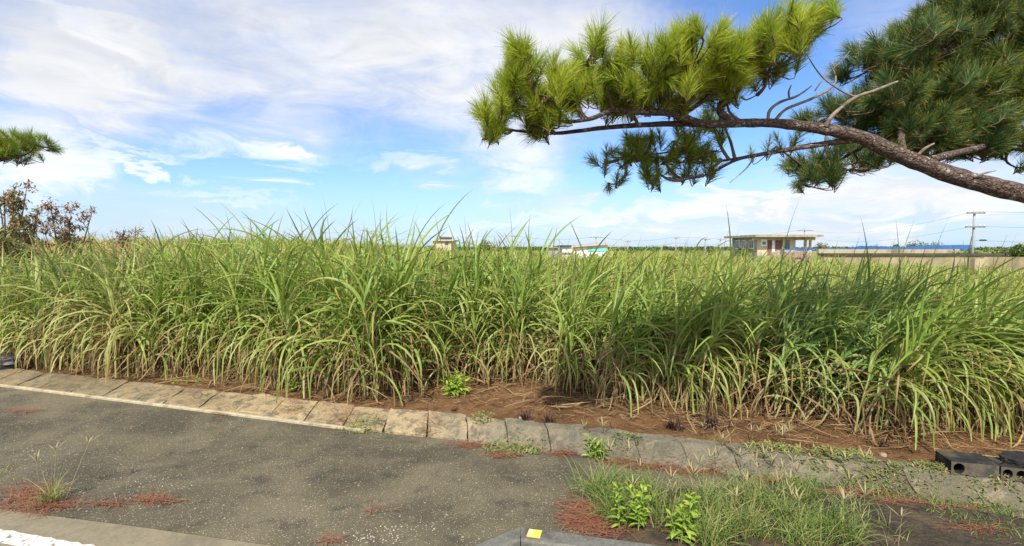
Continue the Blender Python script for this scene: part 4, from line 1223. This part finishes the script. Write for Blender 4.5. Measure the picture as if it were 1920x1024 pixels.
# dead, bare limbs on the upper side
limb('dead_branch', [(1440, 228, 4.98), (1443, 208, 4.95), (1462, 192, 4.92), (1495, 180, 4.9), (1522, 161, 4.88)], [0.022, 0.02, 0.017, 0.013, 0.006], 'dead_wood', add=False)
limb('dead_branch', [(1480, 185, 4.91), (1479, 172, 4.88), (1484, 159, 4.86)], [0.012, 0.01, 0.006], 'dead_wood', add=False)
limb('dead_branch', [(1455, 224, 4.99), (1475, 204, 5.02), (1520, 186, 5.05), (1558, 165, 5.08), (1567, 145, 5.1), (1555, 118, 5.12)], [0.02, 0.018, 0.016, 0.014, 0.011, 0.006], 'dead_wood', add=False)
limb('dead_branch', [(1528, 170, 5.05), (1550, 140, 5.04), (1578, 115, 5.03), (1593, 96, 5.02)], [0.009, 0.009, 0.007, 0.004], 'dead_wood', add=False)
limb('dead_branch', [(1604, 182, 4.9), (1580, 172, 4.88), (1548, 150, 4.86), (1530, 130, 4.85), (1512, 101, 4.84)], [0.011, 0.011, 0.009, 0.008, 0.004], 'dead_wood', add=False)
limb('dead_branch', [(1548, 238, 4.96), (1562, 216, 4.92), (1600, 185, 4.9), (1640, 170, 4.88), (1683, 153, 4.86)], [0.026, 0.023, 0.02, 0.017, 0.012], 'dead_wood', add=False)
limb('dead_branch', [(1825, 333, 4.92), (1845, 325, 4.88), (1868, 320, 4.86)], [0.016, 0.012, 0.004], 'dead_wood', add=False)
limb('dead_branch', [(1722, 290, 4.95), (1735, 278, 4.92), (1752, 269, 4.9)], [0.02, 0.017, 0.012], 'dead_wood', add=False)

YG = 0.0; DK = 0.97
crown_l = [(928, 205, 34, 34, 4.8, YG, 1), (985, 105, 34, 45, 4.7, YG, 1), (955, 150, 32, 34, 4.8, YG, 1), (1020, 150, 50, 32, 4.75, YG, 1), (1075, 145, 42, 40, 4.7, YG, 1), (1020, 205, 45, 28, 4.9, YG, 0.9), (1100, 85, 26, 32, 4.85, YG, 1),
           (1150, 115, 40, 38, 4.85, YG, 1), (1225, 115, 48, 44, 4.8, YG, 1), (1300, 85, 46, 46, 4.75, YG, 1), (1345, 105, 40, 40, 4.85, YG, 1), (1170, 165, 56, 28, 4.9, 0.15, 1), (1260, 160, 56, 28, 4.9, 0.15, 1), (1395, 80, 44, 40, 4.8, YG, 1.1),
           (1450, 55, 48, 36, 4.75, YG, 1.2), (1510, 42, 30, 30, 4.75, YG, 1.2), (1440, 105, 44, 32, 4.85, YG, 1), (1360, 150, 44, 22, 4.95, 0.15, 0.9), (1335, 205, 18, 16, 5.3, YG, 0.8)]
crown_b = [(1135, 287, 24, 14, 5.5, 0.45, 1), (1180, 275, 42, 28, 5.5, 0.35, 1), (1235, 272, 46, 32, 5.5, 0.35, 1), (1290, 275, 42, 30, 5.45, 0.3, 1), (1330, 265, 26, 26, 5.4, 0.2, 1), (1155, 335, 14, 8, 5.5, 0.5, 1), (1235, 312, 44, 16, 5.45, 0.45, 1), (1455, 262, 30, 14, 5.7, 0.2, 1), (1190, 252, 34, 16, 5.4, 0.2, 1), (1262, 250, 40, 18, 5.4, 0.2, 1), (1330, 300, 30, 18, 5.5, 0.4, 1), (1350, 205, 26, 18, 5.5, 0.0, 1), (1290, 312, 36, 14, 5.5, 0.45, 1)]
crown_r = [(1650, 90, 32, 48, 6.0, DK, 1), (1640, 180, 48, 34, 6.0, DK, 1), (1720, 90, 62, 54, 6.2, DK, 1), (1795, 45, 62, 52, 6.3, DK, 1), (1870, 75, 60, 58, 6.4, 0.85, 1), (1720, 180, 62, 50, 6.2, DK, 1), (1800, 150, 70, 58, 6.3, 0.85, 1), (1890, 165, 50, 56, 6.4, 0.85, 1),
           (1560, 200, 46, 20, 6.2, DK, 0.9), (1660, 235, 62, 32, 6.1, DK, 1), (1760, 235, 70, 34, 6.2, DK, 1), (1860, 240, 60, 26, 6.3, DK, 1), (1540, 290, 60, 22, 6.0, DK, 0.8), (1590, 300, 46, 22, 6.0, DK, 0.8), (1500, 330, 30, 14, 6.0, DK, 0.8), (1905, 300, 14, 14, 6.2, 0.5, 0.8), (1960, 120, 70, 90, 6.5, 0.7, 0.8), (1700, 262, 44, 16, 6.1, DK, 1), (1800, 268, 50, 14, 6.2, DK, 1), (1890, 262, 44, 16, 6.3, DK, 1), (1760, 20, 50, 34, 6.3, DK, 1), (1860, 10, 60, 36, 6.4, DK, 1)]
pine_crown(crown_l, sk, pine, org, 32, 21, drop=14)
pine_crown(crown_b, sk, pine, org, 16, 22, (0.11, 0.17), 130, drop=6)
pine_crown(crown_r, sk, pine, org, 34, 23, (0.14, 0.22), 140, 0.8, drop=8)

# second pine whose branch tip reaches in at the left
org2 = Vector((-13.2, 8.9, -0.1))
pine2 = empty('pine_tree', org2, 'pine tree at the left edge, only a green branch tip in view', 'pine tree')
tp = [Vector((-13.2, 8.9, -0.1)), Vector((-13.1, 8.9, 1.4)), Vector((-12.6, 9.0, 2.8)), Vector((-11.8, 9.1, 3.8))]
mb = MB(); mb.tube([p - org2 for p in tp], [0.2, 0.17, 0.14, 0.1], 14, 8, 0.16, 7); mb.build('trunk', M['bark'], pine2, True)
sk2 = Skeleton(); sk2.add(tp[2:])
bp = [tp[3], at(-120, 315, 9.1), at(-50, 310, 9.2), at(0, 300, 9.2), at(45, 290, 9.25), at(66, 276, 9.3)]
mb = MB(); mb.tube([p - org2 for p in bp], [0.09, 0.07, 0.05, 0.035, 0.022, 0.01], 8, 6, 0.2, 12); mb.build('branch', M['bark'], pine2, True); sk2.add(bp)
pine_crown([(-15, 272, 36, 24, 9.2, 0.3, 1), (30, 262, 22, 20, 9.3, 0.3, 1), (66, 264, 12, 16, 9.3, 0.45, 1.2), (-80, 260, 60, 40, 9.1, 0.2, 0.7), (35, 285, 26, 10, 9.3, .4, 1.2)], sk2, pine2, org2, 26, 31, (0.14, 0.21), 130)

# ------------------------------------------------------------------ shrubs at the left, beyond the cane
def shrub(px, py_base, dep, w, h, label, leafmat, nleaf, seed, age=0.0, bare=0.3, name='shrub', group=None, cat='shrub'):
    r = np.random.default_rng(seed)
    base = at(px, py_base, dep); gz_ = float(ground_z(base.x, base.y))
    top_h = base.z - gz_ + h
    b0 = Vector((base.x, base.y, gz_))
    o = empty(name, b0, label, cat, group)
    mb = MB(); tips = []
    ns = 6
    for i in range(ns):
        a = r.uniform(0, 2 * PI); s_ = r.uniform(0.3, 1.0)
        e = Vector((math.cos(a) * w * 0.5 * s_, math.sin(a) * w * 0.4 * s_, top_h * r.uniform(0.7, 1.0)))
        m1 = Vector((e.x * 0.25, e.y * 0.25, e.z * 0.45)); m2 = Vector((e.x * 0.65 + r.normal(0, .05), e.y * 0.65, e.z * 0.75))
        mb.tube([Vector((r.normal(0, 0.05), r.normal(0, 0.05), -0.1)), m1, m2, e], [0.045, 0.035, 0.022, 0.008], 5, 3)
        for j in range(9):
            t = r.uniform(0.35, 1.0)
            q = m1.lerp(m2, t) if r.random() < 0.35 else m2.lerp(e, t)
            d = Vector((r.normal(0, 1), r.normal(0, 0.8), r.uniform(0.0, 1.2))).normalized()
            ln = r.uniform(0.18, 0.42) * w * 0.6
            k1 = q + d * ln; tips.append((q, k1))
            mb.tube([q, q.lerp(k1, 0.5) + Vector((0, 0, 0.03)), k1], [0.013, 0.01, 0.005], 4, 2, cap=False)
            for _ in range(3):
                d2 = (d + Vector(r.normal(0, 0.7, 3))).normalized(); k2 = q.lerp(k1, r.uniform(0.4, 1)); k3 = k2 + d2 * ln * 0.6
                mb.tube([k2, k3], [0.007, 0.003], 4, 1, cap=False); tips.append((k2, k3))
    mb.build('branches', M['twig'], o, True)
    if nleaf:
        B = Blades(); n = nleaf
        ii = r.integers(0, len(tips), n); t = r.uniform(0.2, 1.05, n)
        P = np.array([tips[i][0].lerp(tips[i][1], tt) for i, tt in zip(ii, t)]) + r.normal(0, 0.05, (n, 3))
        clump = r.random(len(tips))[ii]
        B.add(P, r.uniform(0, 2 * PI, n), r.uniform(-1.0, 1.0, n), r.uniform(0.08, 0.17, n), r.uniform(0.035, 0.07, n), r.uniform(0, 0.8, n), S=2, shape='leaf', rnd=np.clip(clump + r.normal(0, 0.2, n), 0, 1), age=np.clip(age + (clump < 0.18) * 0.6 + r.normal(0, 0.1, n), 0, 1), fold=False)
        link('foliage', B.mesh('foliage', M[leafmat]), o)
    return o
shrub(132, 445, 17, 1.65, 1.15, 'rounded rust-red leafy shrub right of the green-flecked one, above the cane', 'red_leaf', 1900, 1, 0.0)
shrub(62, 440, 16, 1.2, 1.0, 'grey-purple shrub with some green leaves, left of the rounded rusty one', 'red_leaf', 1300, 2, 0.2)
shrub(8, 430, 15, 1.3, 1.35, 'tallest shrub, rusty and yellow-green, cut by the left edge', 'red_leaf', 1500, 3, 0.35)
shrub(240, 452, 18, 1.2, 0.55, 'nearly bare low twiggy shrub right of the rusty shrubs', 'red_leaf', 260, 4, 0.1)
shrub(18, 460, 14, 1.4, 0.75, 'low yellow-green bush under the rusty shrub at the left edge', 'green_leaf', 1600, 5, 0.35)

# ------------------------------------------------------------------ far buildings
def X(px, d): return (px - 960) / 960 * d
def Z(py, d): return H + (465 - py) / 960 * d
# flat-roofed house on the right
hx, hy = X(1425, 61), 60.0
hg = float(ground_z(33, 62))
house = empty('flat_roof_house', (0, 0, 0), 'single-storey concrete house with a flat overhanging roof slab and open porch', 'house')
house.location = (29.2, 60.8, hg)
O = Vector(house.location)
def part(name, mat_, boxes, parent):
    b = MB(); off = O
    for q in boxes: b.box(q[0] - off.x, q[1] - off.x, q[2] - off.y, q[3] - off.y, q[4] - off.z, q[5] - off.z)
    return b.build(name, M[mat_], parent)
zr = Z(444.5, 60)
roof = part('roof', 'roof_slab', [(28.5, 36.45, 60.0, 69.0, zr, zr + 0.27)], house)
zt = zr - 0.003
fl = hg + 0.9
part('plinth', 'house_grey', [(29.3, 35.6, 61.0, 68.6, hg - 0.3, fl)], house)
wall = part('wall', 'house_wall', [(29.35, 33.9, 61.3, 61.5, fl + 0.003, zt), (33.7, 33.9, 61.503, 68.4, fl + 0.003, zt), (29.35, 33.697, 68.2, 68.4, fl + 0.003, zt)], house)
part('side_wall', 'house_grey', [(29.35, 29.55, 61.503, 68.197, fl + 0.003, zt)], house)  # darker than the front wall: this side's shade is put into the colour
part('beam', 'house_wall', [(33.903, 36.2, 61.2, 61.45, zt - 0.35, zt), (28.75, 29.345, 61.2, 61.45, zt - 0.3, zt)], house)
for xx in (35.0, 35.55): part('column', 'house_wall', [(xx, xx + 0.22, 61.21, 61.44, fl + 0.003, zt - 0.352)], house)
part('column', 'house_wall', [(32.3, 32.5, 61.1, 61.29, fl + 0.003, zt - 0.003)], house)
w1 = part('window', 'white_door', [(29.75, 30.45, 61.24, 61.297, 2.75, 3.55)], house)
part('pane', 'glass', [(29.9, 30.08, 61.225, 61.237, 2.9, 3.25), (30.12, 30.3, 61.225, 61.237, 2.9, 3.25)], w1)
part('door', 'brown_door', [(30.55, 31.05, 61.24, 61.297, fl + 0.01, 3.42)], house)
part('door', 'white_door', [(31.06, 31.42, 61.25, 61.297, fl + 0.01, 3.40)], house)
part('door', 'brown_door', [(31.43, 32.28, 61.24, 61.297, fl + 0.01, 3.42)], house)
w2 = part('window', 'house_grey', [(32.55, 33.2, 61.25, 61.297, 2.3, 3.45)], house)
part('pane', 'glass', [(32.6, 32.85, 61.235, 61.247, 2.4, 3.38), (32.9, 33.15, 61.235, 61.247, 2.4, 3.38)], w2)
for yy in (62.2, 64.2, 66.2):
    w3 = part('window', 'white_door', [(29.29, 29.347, yy, yy + 1.1, 2.4, 3.5)], house)
    part('pane', 'glass', [(29.27, 29.287, yy + 0.08, yy + 0.5, 2.5, 3.42), (29.27, 29.287, yy + 0.6, yy + 1.02, 2.5, 3.42)], w3)
for i, (xx, yy, s) in enumerate([(29.6, 57.5, 0.6), (30.9, 57.6, 0.5), (32.0, 57.4, 0.65), (33.2, 57.6, 0.5)]):
    o = stone((xx, yy, hg + 0.8), s, 0.4, 0.7, f'pale heap of rubble before the flat-roofed house, {("below the window","below the brown door","below the column","below the porch")[i]}', 'rubble', i * 2.3, 0.3 * i, 'rubble_heap')
    tag(o, None, 'rubble heap', 'rubble in front of the house')

# low white house with a turquoise band
d = 46.0
O = Vector((X(1080, d), d, 0))
wh = empty('white_house', O, 'low white house with sloping pinkish roof and turquoise window band', 'house')
b = MB()
x0, x1 = X(1075, d), X(1139, d)
zl, zh = Z(464, d), Z(459.5, d)
b.add([(x - O.x, y - O.y, z) for (x, y, z) in [(x0, d, 0), (x1, d, 0), (x1, d, zh), (x0, d, zl), (x0, d + 5, 0), (x1, d + 5, 0), (x1, d + 5, zh), (x0, d + 5, zl)]], [(0, 1, 2, 3), (5, 4, 7, 6), (1, 5, 6, 2), (4, 0, 3, 7), (3, 2, 6, 7), (0, 4, 5, 1)])
b.build('wall', M['white_wall'], wh)
b = MB(); sl_ = (zh - zl) / (x1 - x0)
xa, xb = x0 - 0.15 - O.x, x1 + 0.2 - O.x
za, zb = zl - 0.15 * sl_ + 0.01, zh + 0.2 * sl_ + 0.01
b.add([(xa, -0.3, za), (xb, -0.3, zb), (xb, 5.2, zb), (xa, 5.2, za), (xa, -0.3, za + 0.12), (xb, -0.3, zb + 0.12), (xb, 5.2, zb + 0.12), (xa, 5.2, za + 0.12)], [(0, 3, 2, 1), (4, 5, 6, 7), (0, 1, 5, 4), (1, 2, 6, 5), (2, 3, 7, 6), (3, 0, 4, 7)])
b.build('roof', M['rust_roof'], wh)
part('window_band', 'turquoise', [(X(1109, d), X(1137, d), d - 0.06, d - 0.003, Z(471.5, d), Z(464.5, d))], wh)
part('window_band', 'green_panel', [(X(1102, d), X(1108.8, d), d - 0.06, d - 0.003, Z(471.5, d), Z(464.5, d))], wh)
part('door', 'brown_door', [(X(1105, d), X(1121, d), d - 0.05, d - 0.003, 0.02, Z(476.5, d))], wh)
O = Vector((X(1060, d), d - 1, 0))
sh = empty('pale_shed', O, 'pale flat-roofed shed with dark roof, left of the white house', 'shed')
part('wall', 'white_wall', [(X(1052, d), X(1071, d), d - 1, d + 3, 0, Z(463, d))], sh)
part('roof', 'dark_roof', [(X(1050.5, d), X(1068, d), d - 1.2, d + 3.1, Z(463, d) + 0.003, Z(460, d))], sh)
part('ledge', 'house_grey', [(X(1051, d), X(1071.5, d), d - 1.15, d - 1.003, Z(474.5, d), Z(473, d))], sh)
O = Vector((X(1034, d), d - 2, 0))
gs = empty('grey_shed', O, 'small dark grey shed at the left end of the white house group', 'shed')
part('wall', 'house_grey', [(X(1025, d), X(1045, d), d - 2, d + 2, 0, Z(465, d))], gs)
part('roof', 'rust_roof', [(X(1023, d), X(1042, d), d - 2.2, d + 2.1, Z(465, d) + 0.003, Z(464, d))], gs)
part('vent_cap', 'dark_roof', [(X(1034.5, d), X(1039, d), d - 1.5, d - 1, Z(464, d) + 0.003, Z(462, d))], gs)
# cream block far behind the tall cane
d = 66.0
O = Vector((X(832, d), d, 0))
cb = empty('cream_house', O, 'cream two-level house with small dark rooftop box, far behind tall cane', 'house')
part('wall', 'house_wall', [(X(812, d), X(846, d), d, d + 6, 0, Z(452, d))], cb)
part('parapet', 'house_wall', [(X(810, d), X(851, d), d - 0.3, d + 6.2, Z(452, d) + 0.003, Z(449.5, d))], cb)
part('rooftop_box', 'house_grey', [(X(824, d), X(842, d), d + 0.5, d + 3, Z(449.5, d) + 0.003, Z(446.5, d))], cb)
part('roof', 'dark_roof', [(X(823, d), X(843, d), d + 0.3, d + 3.2, Z(446.5, d) + 0.003, Z(444.8, d))], cb)
part('window', 'glass', [(X(835, d), X(841, d), d - 0.05, d - 0.003, Z(459, d), Z(454.5, d))], cb)

# walls and blue sheeting on the right
b = MB(); d = 52.0
b.box(X(1535, d), X(1800, d), d, d + 0.4, 0, Z(467.5, d))
tag(b.build('boundary_wall', M['tan_wall']), 'long tan concrete wall below the blue sheeting', 'wall')
d = 40.0
fw = empty('retaining_wall', (X(1700, d), d, 0), 'nearer tan retaining wall with a dark top edge, right side of the field', 'wall')
O = Vector(fw.location)
part('wall_face', 'tan_wall', [(X(1545, d), X(2080, d), d, d + 0.6, 0, Z(479.5, d))], fw)
part('coping', 'dark_coping', [(X(1543, d), X(2082, d), d - 0.12, d + 0.7, Z(479.5, d) + 0.003, Z(475.0, d))], fw)  # dark strip along the top of the wall
d = 30.0
b = MB()
for i in range(14):
    xa = X(1828, d) + i * 0.55
    b.box(xa, xa + 0.545, d + 0.02 * (i % 2), d + 0.3, 0.0, Z(482 + (i == 0) * 3, d))
tag(b.build('low_wall', M['tan_wall']), 'short low tan wall at the far right just above the cane', 'wall')
d = 56.0
bs = empty('sheet_fence', (X(1700, d), d, 0), 'long low blue sheeting stretched along posts beyond the tan wall', 'fence')
O = Vector(bs.location)
b = MB(); n = 150
xa, xb = X(1468, d), X(1822, d)
vs, fs = [], []
for i in range(n):
    t = i / (n - 1); x = xa + (xb - xa) * t
    top = Z(np.interp(x, [xa, X(1590, d), X(1612, d), X(1660, d), X(1690, d), X(1720, d), X(1800, d), xb], [466.5, 465.5, 461, 462, 464, 461, 459, 459.5]), d) + 0.04 * mnoise.noise((x * 1.2, 0, 0))
    yy = 0.09 * math.sin(x * 3.0) + 0.05 * math.sin(x * 7.7)
    for (yo, z) in ((0, Z(469.5, d)), (0, top), (0.03, top), (0.03, Z(469.5, d))): vs.append((x - O.x, yy + yo, z))
for i in range(n - 1):
    for k_ in range(4): fs.append((i * 4 + k_, i * 4 + (k_ + 1) % 4, (i + 1) * 4 + (k_ + 1) % 4, (i + 1) * 4 + k_))
fs += [(3, 2, 1, 0), tuple((n - 1) * 4 + k_ for k_ in range(4))]
b.add(vs, fs); b.build('sheet', M['blue_sheet'], bs)
for i in range(9):
    x = xa + (xb - xa) * i / 8
    part('post', 'metal', [(x - 0.04, x + 0.04, d + 0.2, d + 0.28, 0, Z(462, d))], bs)

# ------------------------------------------------------------------ poles and cables
def pole(px, ytop, d, label, arms=((0.25, 1.8),), r=0.15, extra=False):
    x = X(px, d); z = Z(ytop, d)
    o = empty('utility_pole', (x, d, 0), label, 'utility pole', 'utility poles across the fields')
    b = MB(); b.tube([(0, 0, -0.2), (0, 0, z * 0.5), (0, 0, z)], [r, r * 0.9, r * 0.72], 10, 1); b.build('shaft', M['pole'], o, True)
    for (dz, w) in arms:
        b = MB(); b.box(-w / 2, w / 2, -r - 0.1, -r - 0.003, z - dz - 0.07, z - dz + 0.03); b.build('crossarm', M['metal'], o)
        for s_ in (-0.9, -0.45, 0.45, 0.9):
            b = MB(); b.tube([(s_ * w / 2, -r - 0.05, z - dz + 0.033), (s_ * w / 2, -r - 0.05, z - dz + 0.2)], [0.05, 0.03], 6, 1); b.build('insulator', M['white_wall'], o, True)
    return Vector((x, d, z))
d42 = 42.0
p_big = pole(1823, 397, d42, 'tall thick concrete utility pole with two crossarms at the right', ((0.12, 1.5), (1.25, 1.6)), 0.105)
FP = {}
for px, yt, d, lab in [(697, 432, 120, 'thin distant pole behind the tall middle cane'), (965, 441, 120, 'thin distant pole between the cream house and the white house'), (1117, 443, 105, 'distant pole rising over the white house with turquoise band'),
                       (1177, 451, 120, 'short distant pole right of the white house'), (1267, 444, 110, 'distant pole halfway between the white house and the flat-roofed house'), (1322, 446, 90, 'bare distant pole left of the flat-roofed house, second from it'),
                       (1350, 447, 100, 'distant pole nearest to the left end of the flat roof'), (1507, 430, 95, 'distant pole rising behind the flat roof')]:
    FP[px] = pole(px, yt, d, lab, ((0.25, 3.0 if px in (697, 965, 1117, 1507) else 1.6),), 0.15)
def cable(a, b, sag, label, r=0.022):
    mb = MB(); pts = []
    for i in range(9):
        t = i / 8; p = a.lerp(b, t); p.z -= sag * 4 * t * (1 - t); pts.append(p)
    mb.tube(pts, [r] * 9, 5, 1)
    tag(mb.build('power_cable', M['wire']), label, 'cable', 'cables strung between the poles')
ch = [697, 965, 1117, 1267, 1507]
nm = ['from the pole in the middle cane to the next pole right', 'between the cream house pole and the white house pole', 'from the white house pole to the next pole right', 'running towards the flat-roofed house pole']
for i in range(4):
    cable(FP[ch[i]] + Vector((0, 0, 0.0)), FP[ch[i + 1]], 0.9, 'thin upper cable ' + nm[i], 0.016)
    cable(FP[ch[i]] + Vector((0, 0, -1.4)), FP[ch[i + 1]] + Vector((0, 0, -1.4)), 0.8, 'thin lower cable ' + nm[i], 0.013)
cable(FP[697], at(-100, 446, 140), 1.5, 'thin cable running left over the cane from the middle pole', 0.016)
for dz, lab in ((0.0, 'top'), (1.2, 'middle'), (2.35, 'bottom')):
    cable(p_big - Vector((0, 0, dz)), Vector((62, 30, p_big.z + 0.2 - dz)), 0.5, f'{lab} cable running right from the thick pole', 0.009)
    if dz < 2: cable(p_big - Vector((0, 0, dz)), FP[1507] - Vector((0, 0, dz)), 1.2, f'{lab} cable running left from the thick pole', 0.007)
b = MB(); c = at(1843, 450.5, d42); b.tube([c + Vector((-0.3, 0, 0)), c + Vector((-0.2, 0, 0)), c + Vector((0.2, 0, 0)), c + Vector((0.3, 0, 0))], [0.03, 0.07, 0.07, 0.03], 8, 2)
tag(b.build('cable_box', M['wire'], None, True), 'small dark splice box hanging on the cable right of the thick pole', 'cable box')

# ------------------------------------------------------------------ far trees and bushes
def bush(px, ytop, d, wpx, label, n=500, age=0.0, name='bush', seed=0, mat_='green_leaf', base_z=None):
    r = np.random.default_rng(500 + seed + int(px))
    x = X(px, d); zt_ = Z(ytop, d); w = wpx / 960 * d
    gz_ = float(ground_z(x, d)) if base_z is None else base_z
    hh = zt_ - gz_
    o = empty(name, (x, d, gz_), label, 'tree' if name == 'tree' else 'bush', 'far trees and bushes on the skyline')
    b = MB(); b.tube([(0, 0, -0.2), (0.05, 0, hh * 0.4), (0, 0, hh * 0.75)], [0.12, 0.09, 0.04], 6, 2)
    for i in range(5):
        a = r.uniform(0, 2 * PI); b.tube([(0.04, 0, hh * 0.4), (math.cos(a) * w * 0.3, math.sin(a) * w * 0.3, hh * 0.8)], [0.06, 0.02], 5, 2)
    b.build('trunk', M['twig'], o, True)
    B = Blades()
    k_ = 9
    cs = np.stack([r.uniform(-0.36, 0.36, k_) * w, r.uniform(-0.3, 0.3, k_) * w, hh * r.uniform(0.55, 0.86, k_)], -1)
    cs[:, 2] -= np.abs(cs[:, 0]) / w * hh * 0.25
    ii = r.integers(0, k_, n)
    q = r.normal(0, 1, (n, 3)); q /= np.linalg.norm(q, axis=1, keepdims=True)
    rad = np.array([0.2 * w, 0.2 * w, min(hh * 0.24, 0.3 * w)])
    P = cs[ii] + q * rad * (r.random((n, 1)) ** 0.4)
    P[:, 2] = np.minimum(P[:, 2], hh)
    s_ = 0.16 + 0.012 * w
    B.add(P, r.uniform(0, 2 * PI, n), r.uniform(-0.6, 1.3, n), r.uniform(0.8, 1.5, n) * s_, r.uniform(0.5, 0.9, n) * s_, r.uniform(0, 0.8, n), S=2, shape='leaf', rnd=np.clip(r.random(k_)[ii] * 0.7 + r.normal(0.15, 0.2, n), 0, 1), age=np.clip(age + r.normal(0, 0.15, n), 0, 1), fold=False)
    link('crown', B.mesh('crown', M[mat_]), o)
bush(910, 453, 50, 52, 'round brownish green tree behind the cane, right of the cream house', 1500, 0.45, 'tree')
bush(1195, 464, 85, 40, 'dark green bush right of the white house', 500, 0, 'bush', 1)
bush(1225, 465.5, 90, 26, 'small dark bush left of the distant middle pole', 350, 0, 'bush', 2)
bush(1288, 463.5, 95, 44, 'dark green bush right of the distant middle pole', 500, 0, 'bush', 3)
bush(1330, 463, 80, 50, 'long dark bush left of the flat-roofed house', 600, 0, 'bush', 4)
bush(1390, 465, 57, 44, 'dark green bush at the foot of the shaded house side', 700, 0, 'bush', 5)
bush(1542, 452, 75, 22, 'small brownish tree at the right end of the house porch', 500, 0.5, 'tree', 6)
bush(1640, 457, 70, 20, 'small dark tree above the left part of the blue sheeting', 350, 0, 'tree', 7)
bush(1677, 456, 70, 20, 'small round tree above the dip in the blue sheeting', 350, 0.1, 'tree', 8)
bush(1714, 452, 66, 32, 'dome-shaped dark green tree above the blue sheeting', 600, 0, 'tree', 9)
bush(1752, 452, 66, 30, 'windblown dark tree right of the dome-shaped one', 500, 0.1, 'tree', 10)
bush(1907, 455, 40, 52, 'round bright bush at the right edge above the wall', 1500, 0, 'bush', 11)
for i, (px, yt, w) in enumerate([(1800, 470, 46), (1835, 468, 46), (1865, 466, 46), (1890, 467, 40), (1950, 462, 60)]):
    bush(px, yt, 43, w, ('low green bush at the right end of the blue sheeting', 'low bush under the thick pole', 'low bush right of the thick pole', 'low bush left of the round bright bush', 'bush past the round bright bush')[i], 700, 0.15, 'bush', 20 + i)
# far tree belt on the horizon
r = np.random.default_rng(3)
TB = Blades(); n = 26000
ang = r.uniform(-0.95, 0.95, n)
dd = 330 + r.uniform(-15, 15, n)
x, y = dd * np.tan(ang) * 0.9, dd + 0 * ang
hgt = 1.6 + 1.3 * np.array([0.5 + 0.5 * mnoise.noise((a * 0.035, 3, 0)) + 0.35 * mnoise.noise((a * 0.15, 8, 0)) for a in x])
z = r.random(n) ** 0.7 * hgt + 0.3
TB.add(np.stack([x, y, z + 0.2], -1), r.uniform(0, 2 * PI, n), r.uniform(-0.3, 1.2, n), r.uniform(0.7, 1.5, n), r.uniform(0.6, 1.1, n), 0.5, S=1, shape='flat', rnd=r.random(n) * 0.4, fold=False)
tag(link('far_tree_belt', TB.mesh('far_tree_belt', M['green_leaf'])), 'low dark belt of trees along the horizon', 'tree belt', kind='stuff')
